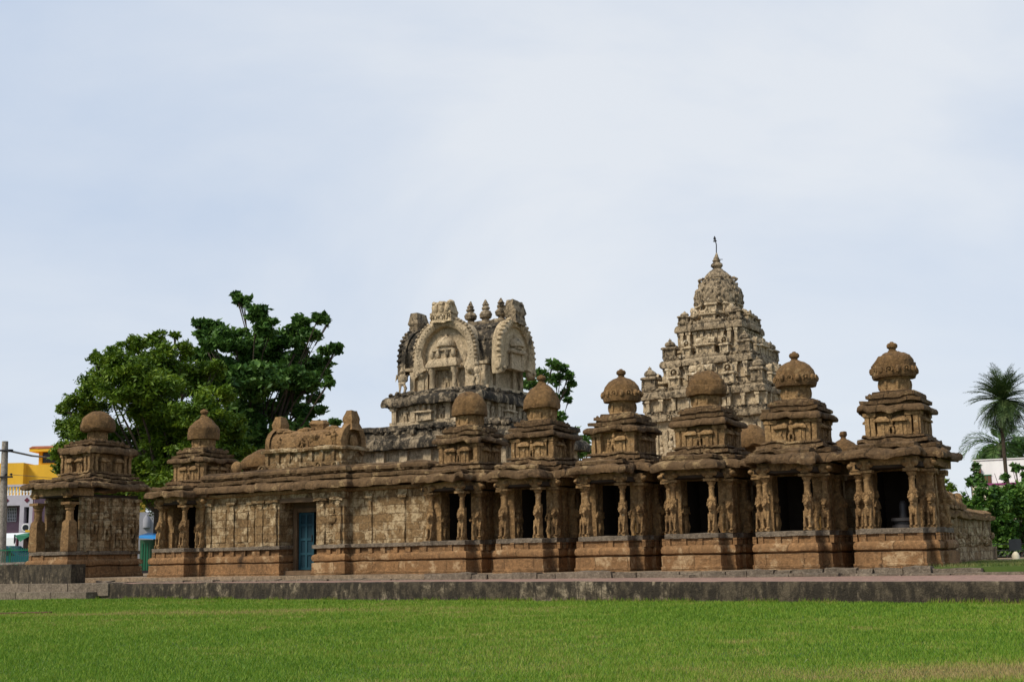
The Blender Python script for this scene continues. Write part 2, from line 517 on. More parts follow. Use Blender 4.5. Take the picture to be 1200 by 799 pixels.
# lawn grass: blades as mesh, denser near the camera
def grass():
    rng = np.random.default_rng(4)
    N = 900000
    u = rng.random(N)
    y = 7.5 + 29 * u ** 1.75
    x = (rng.random(N) * 2 - 1) * (y * 0.47 + 2.2)
    # keep to the camera side of the kerb
    t = x * CT - (y - D0) * ST; ly = x * ST + (y - D0) * CT
    keep = ly < -3.08 - 0.095 * t - 0.05
    x, y = x[keep], y[keep]; N = len(x)
    d = dry(x, y)
    h = (0.018 + 0.03 * rng.random(N)) * (1 - 0.35 * d) * (1 + 0.25 * vnoise(np.stack([x, y, x * 0], 1) * 1.3, 2))
    h *= np.clip(0.75 + y / 40.0, 0.8, 1.4)
    w = (0.0028 + 0.002 * rng.random(N)) * np.clip(y / 11.0, 1, 3.2)
    a = rng.random(N) * 2 * np.pi
    lean = (rng.random((N, 2)) - 0.5) * 1.3
    V = np.zeros((N, 3, 3), np.float32)
    V[:, 0] = np.stack([x - np.cos(a) * w, y - np.sin(a) * w, x * 0], 1)
    V[:, 1] = np.stack([x + np.cos(a) * w, y + np.sin(a) * w, x * 0], 1)
    V[:, 2] = np.stack([x + lean[:, 0] * h, y + lean[:, 1] * h, h], 1)
    nk = 16000
    tk = -26 + 50 * rng.random(nk); lk = -3.08 - 0.095 * tk - 0.03 - 0.12 * rng.random(nk) ** 2
    cl = vnoise(np.stack([tk * 1.6, tk * 0, tk * 0], 1), 8) > -0.1
    tk, lk = tk[cl], lk[cl]; nk = len(tk)
    xk = tk * CT + lk * ST; yk = D0 - tk * ST + lk * CT
    hk = (0.04 + 0.09 * rng.random(nk) ** 2); ak = rng.random(nk) * 6.28
    W = np.zeros((nk, 3, 3), np.float32)
    W[:, 0] = np.stack([xk - np.cos(ak) * 0.008, yk - np.sin(ak) * 0.008, xk * 0], 1)
    W[:, 1] = np.stack([xk + np.cos(ak) * 0.008, yk + np.sin(ak) * 0.008, xk * 0], 1)
    W[:, 2] = np.stack([xk + (rng.random(nk) - 0.5) * 0.06, yk - rng.random(nk) * 0.04, hk], 1)
    V = np.concatenate([V, W]); d = np.concatenate([d, 0.1 + 0.35 * rng.random(nk)])
    m, n, l, b = new_mat('grass_blades', 0.6)
    at_ = n.new('ShaderNodeAttribute'); at_.attribute_name = 'dryness'
    geo = n.new('ShaderNodeNewGeometry')
    r = n.new('ShaderNodeValToRGB')
    els = r.color_ramp.elements
    els[0].position = 0.0; els[0].color = (0.055, 0.138, 0.010, 1)
    els[1].position = 1.0; els[1].color = (0.36, 0.26, 0.12, 1)
    for p_, c_ in ((0.22, (0.125, 0.245, 0.015, 1)), (0.42, (0.215, 0.305, 0.03, 1)), (0.66, (0.32, 0.27, 0.085, 1))):
        q = els.new(p_); q.color = c_
    ad = n.new('ShaderNodeMath'); ad.operation = 'MULTIPLY_ADD'; ad.inputs[1].default_value = 0.46
    l.new(geo.outputs['Random Per Island'], ad.inputs[0]); l.new(at_.outputs['Fac'], ad.inputs[2])
    l.new(ad.outputs['Value'], r.inputs['Fac']); l.new(r.outputs['Color'], b.inputs['Base Color'])
    tr = n.new('ShaderNodeBsdfTranslucent'); l.new(r.outputs['Color'], tr.inputs['Color'])
    ms = n.new('ShaderNodeMixShader'); ms.inputs['Fac'].default_value = 0.3
    l.new(b.outputs['BSDF'], ms.inputs[1]); l.new(tr.outputs['BSDF'], ms.inputs[2])
    l.new(ms.outputs['Shader'], n['Material Output'].inputs['Surface'])
    o = quads('grass', V, m, None, 3)
    A = o.data.attributes.new('dryness', 'FLOAT', 'FACE')
    A.data.foreach_set('value', (d * 0.75).astype(np.float32))
    tag(o, 'short green lawn in front of the temple with a dry patch', 'grass', kind='stuff')
grass()

def row_obj(o, t=0.0, ly=0.0, z=0.0):
    o.location = row(t, ly, z); o.rotation_euler = (0, 0, -TH)
    return o

# raised paving with its stained kerb wall
T0, T1 = -40.0, 34.0
P = MB(); V = []; Fs = []
pts = np.linspace(T0, T1, 60)
for t in pts:
    for ly, z in ((kerb_ly(t) + 0.02, kerb_z(t)), (-0.5, -0.17), (4.5, -0.17)): V.append((t, ly, z))
for i in range(59):
    for j in range(2): Fs.append((i * 3 + j, (i + 1) * 3 + j, (i + 1) * 3 + j + 1, i * 3 + j + 1))
P.add(V, Fs)
row_obj(tag(P.build('pavement', M_PAVE, angle=0), kind='structure'))
K = MB()
n_k = 260
ts = np.linspace(T0, T1, n_k)
V = []; Fs = []
prof = [(0.0, -0.62), (0.0, -0.42), (-0.005, -0.05), (0.008, 0.002), (0.04, 0.008), (0.16, 0.006)]
for t in ts:
    for o, z in prof: V.append((t, kerb_ly(t) + o, z if z < -0.3 else z + kerb_z(t)))
m_ = len(prof)
for i in range(n_k - 1):
    for j in range(m_ - 1):
        Fs.append((i * m_ + j, (i + 1) * m_ + j, (i + 1) * m_ + j + 1, i * m_ + j + 1))
K.add(V, Fs)
row_obj(tag(K.build('kerb', M_KERB, amp=0.014, freq=2.5, seed=3, fix=False), kind='structure'))
# earth court the shrines stand on, edged with worn granite slabs
E_ = MB(); E_.stack([(-30, -0.34), (9.9, -0.34), (9.9, 60), (-30, 60)], [(-0.3, 0), (-0.03, 0)], 8.0)
row_obj(tag(E_.build('court_floor', M_EARTH, angle=0), kind='structure'))
S_ = MB(); rng = random.Random(8)
t = -14.2
while t < 10.6:
    w = rng.uniform(0.3, 1.1)
    zt = rng.uniform(-0.06, 0.0) if t > -2.5 else rng.uniform(-0.15, -0.11)
    S_.box(t + 0.012, t + w - 0.012, -0.66 + rng.uniform(-0.05, 0.05), -0.36, -0.2, zt - 0.0, 0.1)
    t += w
t = -13.2
while t < 12.8:
    w = rng.uniform(0.6, 1.6)
    if t > 4:
        S_.box(t + 0.012, t + w - 0.012, -0.98 + rng.uniform(-0.06, 0.08), -0.64, -0.2, -0.125 + rng.uniform(-0.02, 0.02), 0.16)
    t += w
row_obj(tag(S_.build('stone_edging', M_GRAN, amp=0.022, freq=4, seed=2, octaves=3), kind='structure'))
# grass verge beyond the right end
G_ = MB(); G_.stack([(9.95, -0.3), (30, -1.2), (30, 30), (9.95, 30)], [(-0.3, 0), (-0.02, 0)], 3.0)
vo = G_.build('verge', bpy.data.materials['lawn_soil'], angle=0)
row_obj(tag(vo, kind='structure'))

# ------------------------------------------------------------------ carved pieces
def lion_mb(seed=0):
    "seated lion carved on a pillar, facing -y, 0.76 m tall, foot at z = 0"
    b = MB()
    b.box(-0.085, 0.085, -0.06, 0.09, 0, 0.80, 0.06)
    b.box(-0.115, 0.115, -0.15, 0.09, 0, 0.05, 0.08)
    for s in (-1, 1):
        b.blob((s * 0.085, -0.03, 0.14), (0.055, 0.1, 0.12))
        b.tube([(s * 0.065, -0.125, 0.04), (s * 0.07, -0.115, 0.22), (s * 0.075, -0.08, 0.42)], [0.035, 0.032, 0.045], 8)
        b.blob((s * 0.065, -0.15, 0.06), (0.038, 0.05, 0.03))
        b.blob((s * 0.1, -0.05, 0.72), (0.028, 0.03, 0.045))
        b.blob((s * 0.05, -0.165, 0.62), (0.03, 0.03, 0.028))
    b.blob((0, -0.06, 0.39), (0.105, 0.085, 0.15))
    b.blob((0, -0.05, 0.6), (0.125, 0.09, 0.14))
    b.blob((0, -0.11, 0.6), (0.088, 0.085, 0.1))
    b.blob((0, -0.18, 0.565), (0.06, 0.05, 0.048))
    b.blob((0, -0.16, 0.505), (0.05, 0.045, 0.03))
    for k in range(9):
        a = math.pi * (k - 0.0) / 8
        b.blob((0.12 * math.cos(a), -0.085, 0.62 + 0.11 * math.sin(a)), (0.03, 0.03, 0.03), 6, 4)
    return b.move(Matrix.Diagonal((0.82, 1.0, 1.04, 1.0)))

def shaft_mb(h0=0.74, h1=1.25):
    "fluted shaft, neck ring, cushion and abacus above the lion"
    b = MB()
    b.lathe([(h0, 0.085), (h0 + 0.05, 0.072), (h0 + 0.28, 0.066), (h0 + 0.3, 0.08), (h0 + 0.33, 0.082), (h0 + 0.345, 0.066),
             (h0 + 0.37, 0.075), (h0 + 0.40, 0.1), (h0 + 0.43, 0.115), (h0 + 0.455, 0.10)], 16)
    b.box(-0.15, 0.15, -0.15, 0.15, h0 + 0.455, h1, 0.08)
    return b

def figure_mb(h=0.6, seed=0):
    "weathered carved figure standing against a wall, facing -y"
    r = random.Random(seed); b = MB()
    w = h * 0.16
    b.blob((0, 0, h * 0.88), (w * 0.6, w * 0.6, h * 0.1), 8, 6)
    b.blob((0, 0, h * 0.99), (w * 0.35, w * 0.4, h * 0.06), 8, 5)
    b.blob((0, 0, h * 0.62), (w * 1.0, w * 0.6, h * 0.17), 8, 6)
    b.blob((0, 0, h * 0.42), (w * 0.95, w * 0.6, h * 0.1), 8, 6)
    for s in (-1, 1):
        kx = s * w * r.uniform(0.5, 0.9)
        b.tube([(s * w * 0.45, 0, h * 0.4), (kx, -w * 0.25, h * 0.2), (s * w * 0.5, 0, 0)], [w * 0.42, w * 0.34, w * 0.28], 6)
        ex = s * w * r.uniform(1.3, 1.8)
        b.tube([(s * w * 0.9, 0, h * 0.72), (ex, -w * 0.1, h * r.uniform(0.5, 0.62)), (ex * 0.9, -w * 0.2, h * r.uniform(0.45, 0.85))], [w * 0.3, w * 0.25, w * 0.2], 6)
    return b

def pavilion_mb(w, d, h, kind='dome'):
    "small carved pavilion: base, pillars, eave, roof, finial; front at y = 0, back at y = d"
    b = MB()
    b.box(-w * 0.5, w * 0.5, 0, d, 0, h * 0.10, 0.3)
    b.box(-w * 0.36, w * 0.36, d * 0.12, d, h * 0.08, h * 0.46, 0.3)
    for s in (-1, 1):
        b.box(s * w * 0.42 - w * 0.06, s * w * 0.42 + w * 0.06, d * 0.02, d * 0.35, h * 0.09, h * 0.44, 0.3)
    b.stack([(-w * 0.45, d * 0.03), (w * 0.45, d * 0.03), (w * 0.45, d), (-w * 0.45, d)],
            [(h * 0.42, 0), (h * 0.43, w * 0.10), (h * 0.48, w * 0.115), (h * 0.53, w * 0.06), (h * 0.55, -w * 0.02)], 0.2, True, True)
    if kind == 'dome':
        r = w * 0.40
        b.lathe([(h * 0.54, r * 0.78), (h * 0.60, r * 0.78), (h * 0.61, r * 1.02), (h * 0.66, r * 1.05), (h * 0.75, r * 0.92), (h * 0.82, r * 0.62), (h * 0.86, r * 0.28)], 12, (0, d * 0.52))
        b.lathe([(h * 0.85, r * 0.16), (h * 0.88, r * 0.3), (h * 0.92, r * 0.3), (h * 0.95, r * 0.12), (h * 1.0, r * 0.05)], 8, (0, d * 0.52))
    elif kind == 'vault':
        out = []
        for k in range(11):
            a = math.pi * (-0.12 + 1.24 * k / 10)
            out.append((d * 0.5 + d * 0.46 * math.cos(a), h * 0.66 + h * 0.2 * math.sin(a)))
        b.prism(out, -w * 0.5, w * 0.5, 'x', 4)
        for q in (-0.28, 0, 0.28):
            b.lathe([(h * 0.85, w * 0.05), (h * 0.9, w * 0.07), (h * 0.94, w * 0.05), (h * 1.0, w * 0.012)], 6, (w * q, d * 0.5))
        b.merge(kudu_mb(w * 0.22, 0.05), Matrix.Translation((0, -0.01, h * 0.64)))
    else:
        b.merge(kudu_mb(w * 0.42, d * 0.5), Matrix.Translation((0, 0, h * 0.70)))
        b.lathe([(h * 0.88, w * 0.1), (h * 0.93, w * 0.12), (h * 0.97, w * 0.06), (h * 1.0, w * 0.02)], 6, (0, d * 0.3))
    return b

def kudu_mb(r, d):
    "horseshoe arch ornament in the xz plane: front y = 0, back y = d"
    b = MB(); n = 14; V = []; Fs = []
    for k in range(n):
        a = R(-38) + (R(218) - R(-38)) * k / (n - 1)
        for q, (rr, y) in enumerate(((r, d), (r, 0), (r * 0.68, 0), (r * 0.66, d * 0.6))):
            V.append((rr * math.cos(a) * (1.0 if rr < r else 1.04), y, rr * math.sin(a)))
    for k in range(n - 1):
        for q in range(3): Fs.append((k * 4 + q, (k + 1) * 4 + q, (k + 1) * 4 + q + 1, k * 4 + q + 1))
    Fs.append(tuple(k * 4 + 3 for k in range(n)))
    Fs.append((0, 1, 2, 3)); Fs.append(tuple((n - 1) * 4 + q for q in (3, 2, 1, 0)))
    b.add(V, Fs)
    b.blob((0, d * 0.3, r * 0.05), (r * 0.3, d * 0.5 + 0.01, r * 0.4), 8, 5)
    return b

def rotz(a): return Matrix.Rotation(a, 4, 'Z')
def T(x, y, z): return Matrix.Translation((x, y, z))

PLAN_KAPOTA = lambda z0, h, o: [(z0 + h * 0.22, -0.02), (z0 + h * 0.16, o * 0.55), (z0, o * 0.86), (z0 + h * 0.04, o * 0.97), (z0 + h * 0.26, o * 1.02), (z0 + h * 0.52, o * 0.99), (z0 + h * 0.74, o * 0.88), (z0 + h * 0.92, o * 0.66), (z0 + h, o * 0.45), (z0 + h, -0.02)]

# ------------------------------------------------------------------ the row of small shrines
ARCH = {}
def shrine(t, ly, label, seed, dome, zmap=None, lions=True, wide=False, finial=True):
    rng = random.Random(seed)
    Z = (lambda z: z) if zmap is None else (lambda z: float(np.interp(z, zmap[0], zmap[1])))
    root = empty('stone_shrine', row(t, ly), -TH)
    tag(root, label, 'shrine', 'small sandstone shrines along the front of the temple')
    if wide:
        ph, bh, by1, pp = 0.88, 0.88, 2.8, 0.74        # porch half width, body half width, back, pillar offset
        base = [(-0.9, -0.12), (0.9, -0.12), (0.9, 0.7), (0.95, 0.7), (0.95, 2.3), (0.9, 2.3), (0.9, 2.9), (-0.9, 2.9), (-0.9, 2.3), (-0.95, 2.3), (-0.95, 0.7), (-0.9, 0.7)]
        eavep = [(-0.85, -0.1), (0.85, -0.1), (0.85, 0.8), (0.9, 0.8), (0.9, 2.2), (0.85, 2.2), (0.85, 2.85), (-0.85, 2.85), (-0.85, 2.2), (-0.9, 2.2), (-0.9, 0.8), (-0.85, 0.8)]
        tx, ty0, ty1 = 0.64, 0.88, 2.55
        eo = 0.3
    else:
        ph, bh, by1, pp = 0.6, 0.72, 2.0, 0.479
        base = [(-0.655, -0.19), (0.655, -0.19), (0.655, 0.24), (0.85, 0.24), (0.85, 0.72), (0.93, 0.72), (0.93, 1.72), (0.85, 1.72), (0.85, 2.2), (-0.85, 2.2), (-0.85, 1.72), (-0.93, 1.72), (-0.93, 0.72), (-0.85, 0.72), (-0.85, 0.24), (-0.655, 0.24)]
        eavep = [(-0.52, -0.16), (0.52, -0.16), (0.52, 0.46), (0.86, 0.46), (0.86, 1.98), (-0.86, 1.98), (-0.86, 0.46), (-0.52, 0.46)]
        tx, ty0, ty1 = 0.55, 0.64, 1.78
        eo = 0.28
    cy = (ty0 + ty1) / 2
    # plinth mouldings
    b = MB()
    b.stack(base, [(-0.03, 0.08), (0.06, 0.085), (0.07, 0.06), (0.305, 0.06), (0.32, 0.0), (0.335, -0.01), (0.345, 0.03), (0.37, 0.065), (0.44, 0.075), (0.5, 0.06), (0.54, 0.02), (0.545, -0.05), (0.70, -0.05)], 0.11)
    for x, y0, y1 in [(-base[1][0] + 0.04, base[0][1], 0), (base[1][0] - 0.12, base[0][1], 0)]:
        pass
    xs = np.linspace(-base[1][0] + 0.06, base[1][0] - 0.06, 4)
    for k, x in enumerate(xs):
        if rng.random() < 0.8: b.box(x - 0.06, x + 0.06, base[0][1] + 0.015, base[0][1] + 0.09, 0.543, 0.70, 0.2)
    for y in np.linspace(0.3, by1 - 0.2, 6):
        b.box(base[5][0] - 0.09, base[5][0] + 0.002, y - 0.06, y + 0.06, 0.543, 0.70, 0.2)
        b.box(-base[5][0] - 0.002, -base[5][0] + 0.09, y - 0.06, y + 0.06, 0.543, 0.70, 0.2)
    b.build('plinth', M_BASE, root, 0.014, 3.2, seed)
    b = MB()
    b.stack(base, [(0.698, -0.03), (0.70, 0.0), (0.80, 0.004), (0.81, -0.02)], 0.14, True, True)
    b.build('ledge', M_GRAN, root, 0.009, 4, seed + 1)
    # cella walls around a dark chamber
    b = MB()
    y0 = 0.45 if not wide else 0.75
    dw = 0.47 if not wide else 0.42
    dj = 0.42 if not wide else 0.35
    zc = Z(2.1)
    for s in (-1, 1):
        x0, x1 = sorted((s * dw, s * bh))
        b.box(x0, x1, y0, y0 + dj, 0.80, zc, 0.1)
        x0, x1 = sorted((s * (bh - 0.16), s * bh))
        b.box(x0, x1, y0 + dj, by1, 0.80, zc, 0.13)
        if not wide: b.merge(figure_mb(0.8, seed + 5 + s), T(s * (dw - 0.01), y0 + 0.2, 0.83) @ rotz(-s * math.pi / 2))
        # side pilasters, niche and relief
        X = s * bh
        ys = np.linspace(y0 + 0.1, by1 - 0.1, 5)
        if wide: ys = np.linspace(0.62, by1 - 0.1, 5)
        for y in ys:
            x0, x1 = sorted((X - s * 0.02, X + s * 0.075))
            b.box(x0, x1, y - 0.075, y + 0.075, 0.81, zc - 0.12, 0.12)
            x0, x1 = sorted((X - s * 0.02, X + s * 0.13))
            b.box(x0, x1, y - 0.12, y + 0.12, zc - 0.13, zc - 0.03, 0.12)
        if wide:
            x0, x1 = sorted((s * (bh - 0.16), s * (bh - 0.03)))
            b.box(x0, x1, 0.4, y0 + 0.1, 0.80, zc, 0.13)
        for y in (ys[:-1] + ys[1:]) / 2:
            f = figure_mb(rng.uniform(0.55, 0.85) * (1.25 if wide else 1), rng.randint(0, 999))
            b.merge(f, T(X + s * (0.03 if wide else -0.01), y, 0.86 + (rng.uniform(0, 0.5) if wide else 0)) @ rotz(s * math.pi / 2))
            if wide:
                for q in range(4): b.blob((X, y + rng.uniform(-0.2, 0.2), rng.uniform(0.9, 2.4)), (0.09, rng.uniform(0.06, 0.13), rng.uniform(0.05, 0.12)), 8, 5)
            x0, x1 = sorted((X - s * 0.02, X + s * 0.05))
            b.box(x0, x1, y - 0.16, y + 0.16, 0.81, 0.88 + rng.random() * 0.2, 0.12)
    b.box(-bh + 0.16, bh - 0.16, by1 - 0.18, by1, 0.80, zc, 0.2)
    b.box(-dw, dw, y0 + 0.22, y0 + dj, Z(2.07), zc, 0.13)
    # reliefs on the front wall beside the doorway
    if not wide:
        b.merge(figure_mb(0.8, seed * 3), T(0.63, y0 - 0.005, 0.86))
    b.build('wall', M_WALL if wide else M_CARVE, root, 0.012, 6, seed + 2, octaves=3, angle=32)
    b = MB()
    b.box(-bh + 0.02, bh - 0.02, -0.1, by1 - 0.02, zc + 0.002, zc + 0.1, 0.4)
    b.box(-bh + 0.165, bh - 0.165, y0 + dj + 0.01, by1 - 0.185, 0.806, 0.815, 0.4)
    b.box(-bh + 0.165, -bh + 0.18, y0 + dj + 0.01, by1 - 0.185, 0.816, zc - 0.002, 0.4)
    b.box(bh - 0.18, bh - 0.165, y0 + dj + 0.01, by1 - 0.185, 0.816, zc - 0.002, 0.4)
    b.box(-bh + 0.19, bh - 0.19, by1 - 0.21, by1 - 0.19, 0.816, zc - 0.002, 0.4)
    b.build('inner_chamber', M_DARKIN, root)  # dark lining, the chamber's shade painted in
    # pillars
    if lions:
        if 'lion' not in ARCH:
            ARCH['lion'] = [lion_mb().build('lion_carving', M_CARVE, None, 0.011, 12, k * 11, octaves=3, angle=32).data for k in range(3)]
            ARCH['shaft'] = [shaft_mb().build('pillar', M_CARVE, None, 0.008, 6, k * 13).data for k in range(3)]
            for o in [o for o in COL.objects if o.parent is None and o.name.startswith(('lion_carving', 'pillar'))]: bpy.data.objects.remove(o)
        for k, (x, y, nm) in enumerate(((-pp, 0.0, 'pillar'), (pp, 0.0, 'pillar'), (-0.76, 0.42, 'corner_pillar'), (0.76, 0.42, 'corner_pillar'), (0.87, 1.2, 'side_pillar'), (-0.87, 1.2, 'side_pillar'))):
            o = bpy.data.objects.new(nm, ARCH['shaft'][rng.randint(0, 2)]); COL.objects.link(o); o.parent = root
            o.location = (x, y, 0.812)
            if nm == 'side_pillar': o.rotation_euler = (0, 0, math.pi / 2 * (1 if x > 0 else -1)); o.location = (x * 0.95, y, 0.812)
            s_ = rng.uniform(0.95, 1.06)
            o.scale = (s_, s_, 1.0)
            q = bpy.data.objects.new('lion_carving', ARCH['lion'][rng.randint(0, 2)]); COL.objects.link(q); q.parent = o
    else:
        for x in (-pp, pp):
            b = MB()
            top = Z(2.06)
            b.stack([(x - 0.17, -0.12), (x + 0.17, -0.12), (x + 0.17, 0.22), (x - 0.17, 0.22)], [(0.812, 0), (1.0, 0.01), (1.72, -0.015), (1.8, -0.07)], 0.1)
            b.lathe([(1.78, 0.13), (2.1, 0.12), (2.12, 0.15), (2.16, 0.15), (2.18, 0.12), (2.22, 0.17), (2.28, 0.19)], 8, (x, 0.05), rot=math.pi / 8)
            b.box(x - 0.2, x + 0.2, -0.15, 0.25, 2.28, 2.36, 0.1)
            b.build('pillar', M_SAND, root, 0.012, 4, seed + 4)
    # a patch of ochre plaster surviving beside the right pillar
    if seed in (303, 505, 606, 707):
        hgt = {303: 0.62, 505: 0.5, 606: 0.34, 707: 0.42}[seed]
        b = MB()
        b.prism([(0.535, 0.83), (0.66, 0.83), (0.665, 0.83 + hgt * 0.45), (0.63, 0.83 + hgt * 0.7), (0.60, 0.83 + hgt), (0.545, 0.83 + hgt * 0.93), (0.53, 0.83 + hgt * 0.5)], y0 - 0.022, y0 + 0.02, 'y')
        b.build('plaster_patch', M_PLAS, root, 0.004, 9, seed)
    # beam with roll brackets
    b = MB()
    z0, z1 = Z(2.06), Z(2.32)
    fy = -0.11
    b.box(-ph - 0.02, ph + 0.02, fy, 0.2, z0 + 0.1, z1, 0.12)
    for s in (-1, 1):
        x0, x1 = sorted((s * (ph + 0.02), s * (ph - 0.24)))
        b.box(x0, x1, 0.2, y0 + 0.1, z0 + 0.09, z1 - 0.004, 0.12)
        if not wide:
            x0, x1 = sorted((s * 0.3, s * 0.9))
            b.box(x0, x1, 0.30, 0.55, z0 + 0.06, z1 - 0.02, 0.12)
            x0, x1 = sorted((s * 0.55, s * 0.94))
            b.box(x0, x1, 0.5, by1, z0 + 0.06, z1 - 0.02, 0.12)
    for x in ((-pp, pp) if wide else (-pp, pp, -0.8, 0.8)):
        yy = fy if abs(x) <= pp + 1e-6 else 0.30
        for q in (-0.1, 0.1):
            b.blob((x + q, yy + 0.03, z0 + 0.12), (0.085, 0.14, 0.075), 10, 6)
        b.box(x - 0.09, x + 0.09, yy - 0.05, yy + 0.1, z0 + 0.02, z0 + 0.22, 0.1)
    b.build('beam', M_CARVE, root, 0.014, 5, seed + 5)
    # the great drooping eave and the slab course on it, each broken in its own places
    def bites(n, hx, y0_, y1_):
        o = []
        for k in range(n):
            if rng.random() < 0.6: o.append((rng.uniform(-hx, hx), y0_, rng.uniform(0.14, 0.32), rng.uniform(-0.06, 0.11)))
            else: o.append((hx, rng.uniform(y0_, y1_), rng.uniform(0.14, 0.32), rng.uniform(-0.05, 0.11)))
        return o
    zE, hE = Z(2.30), Z(2.51) - Z(2.30)
    b = MB(); b.stack(eavep, PLAN_KAPOTA(zE, hE, eo), 0.055, True, True)
    for x in (rng.uniform(-0.4, -0.15), rng.uniform(0.15, 0.45)):
        b.merge(kudu_mb(rng.uniform(0.06, 0.11), 0.12), T(x, eavep[0][1] - eo * 0.88, zE + hE * 0.45))
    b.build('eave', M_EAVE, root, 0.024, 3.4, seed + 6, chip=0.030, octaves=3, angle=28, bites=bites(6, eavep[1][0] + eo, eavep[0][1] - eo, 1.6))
    b = MB()
    inner = [(x * 0.93, y + (0.05 if y < 1 else -0.05)) for x, y in eavep]
    b.stack(inner, [(Z(2.48), -0.04), (Z(2.535), -0.04), (Z(2.54), 0.15), (Z(2.61), 0.16), (Z(2.63), 0.10), (Z(2.64), -0.08)], 0.06, True, True)
    tp = [(-tx, ty0), (tx, ty0), (tx, ty1), (-tx, ty1)]
    b.stack(tp, [(Z(2.60), 0.06), (Z(2.68), 0.06), (Z(2.685), 0.24), (Z(2.76), 0.23), (Z(2.77), 0.06), (Z(2.81), 0.05), (Z(2.815), 0.14), (Z(2.86), 0.13), (Z(2.87), 0.0)], 0.06)
    for k in range(26):       # dentils and crumbling stumps
        a = k / 26 * 2 * math.pi
        x = rng.uniform(-tx - 0.1, tx + 0.1); y = ty0 - 0.15 + rng.uniform(-0.08, 0.04)
        if k % 2: x, y = tx + 0.14 + rng.uniform(-0.05, 0.06), rng.uniform(ty0, ty1)
        b.blob((x, y, Z(2.66) + 0.01), (rng.uniform(0.03, 0.07), rng.uniform(0.03, 0.06), rng.uniform(0.04, 0.08)), 6, 4)
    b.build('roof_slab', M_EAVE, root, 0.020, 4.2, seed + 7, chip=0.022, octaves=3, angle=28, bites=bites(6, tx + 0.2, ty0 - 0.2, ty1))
    # upper storey
    b = MB()
    zt0, zt1 = Z(2.85), Z(3.38)
    b.stack(tp, [(zt0 - 0.03, 0.03), (zt0 + 0.05, 0.03), (zt0 + 0.06, -0.08), (zt1 - 0.02, -0.08), (zt1, 0.0)], 0.1)
    ht = zt1 - zt0
    for a, L, dd, cx in ((0, tx, 0.02, 0), (math.pi / 2, (ty1 - ty0) / 2, 0.02, 0), (-math.pi / 2, (ty1 - ty0) / 2, 0.02, 0)):
        e = MB()
        for q, kind in ((-0.72, 'pil'), (-0.38, 'pav'), (0.0, 'fig'), (0.38, 'pav'), (0.72, 'pil'), (-0.97, 'pil'), (0.97, 'pil')):
            x = q * L + rng.uniform(-0.02, 0.02)
            if rng.random() < 0.12: continue
            if kind == 'pil':
                e.box(x - 0.05, x + 0.05, -0.07, 0.08, zt0, zt1 - 0.06, 0.15)
                e.box(x - 0.08, x + 0.08, -0.09, 0.06, zt1 - 0.1, zt1 - 0.02, 0.15)
            elif kind == 'pav':
                e.box(x - 0.12, x + 0.12, -0.07, 0.1, zt0, zt0 + ht * 0.56, 0.08)
                e.box(x - 0.035, x + 0.035, -0.095, 0.1, zt0, zt0 + ht * 0.5, 0.08)
                e.stack([(x - 0.14, -0.12), (x + 0.14, -0.12), (x + 0.14, 0.1), (x - 0.14, 0.1)], [(zt0 + ht * 0.56, 0.0), (zt0 + ht * 0.58, 0.03), (zt0 + ht * 0.66, 0.025), (zt0 + ht * 0.80, -0.06)], 0.08, True, True)
            else:
                e.merge(figure_mb(ht * 0.85, rng.randint(0, 99)), T(x, -0.05, zt0 + 0.02)); e.merge(figure_mb(ht * 0.6, rng.randint(0, 99)), T(x - 0.15, -0.02, zt0 + 0.02)); e.merge(figure_mb(ht * 0.6, rng.randint(0, 99)), T(x + 0.15, -0.02, zt0 + 0.02))
        half = ty1 - ty0
        M = T(0, cy, 0) @ rotz(a) @ T(0, -(half / 2 if a == 0 else tx), 0)
        b.merge(e, M)
    b.build('upper_storey', M_CARVE, root, 0.016, 6, seed + 8, octaves=3, angle=30)
    zu, hu = Z(3.36), Z(3.53) - Z(3.36)
    b = MB(); b.stack([(-tx + 0.05, ty0 + 0.05), (tx - 0.05, ty0 + 0.05), (tx - 0.05, ty1 - 0.05), (-tx + 0.05, ty1 - 0.05)], PLAN_KAPOTA(zu, hu, 0.25), 0.055, True, True)
    b.merge(kudu_mb(0.08, 0.1), T(0.1, ty0 - 0.17, zu + hu * 0.4))
    b.build('upper_eave', M_EAVE, root, 0.022, 3.6, seed + 9, chip=0.026, octaves=3, angle=28, bites=bites(5, tx + 0.2, ty0 - 0.2, ty1))
    b = MB()
    nx = 0.46 if not wide else 0.54
    b.stack([(-nx, cy - nx), (nx, cy - nx), (nx, cy + nx), (-nx, cy + nx)], [(Z(3.50), 0.08), (Z(3.56), 0.08), (Z(3.565), 0.20), (Z(3.64), 0.21), (Z(3.65), 0.05), (Z(3.70), 0.04), (Z(3.705), 0.09), (Z(3.78), 0.09), (Z(3.79), -0.02), (Z(3.86), -0.04)], 0.06)
    for k in range(12):
        x = -nx + 2 * nx * (k % 6) / 5.0
        p = (x, cy - nx - 0.05) if k < 6 else (nx + 0.05, cy + x)
        b.blob((p[0], p[1], Z(3.77)), (0.05, 0.05, 0.06), 6, 4)
    b.build('neck_slab', M_EAVE, root, 0.016, 5, seed + 10, chip=0.02, octaves=3, angle=28, bites=bites(4, nx + 0.15, cy - nx - 0.15, cy + nx))
    # neck and dome
    rn = dome.get('neck', 0.36) * 0.94
    b = MB(); b.lathe([(Z(3.82), rn + 0.03), (Z(3.88), rn + 0.03), (Z(3.9), rn), (Z(4.14), rn), (Z(4.17), rn + 0.04), (Z(4.24), rn + 0.04)], dome.get('n', 24), (0, cy), rot=math.pi / 8)
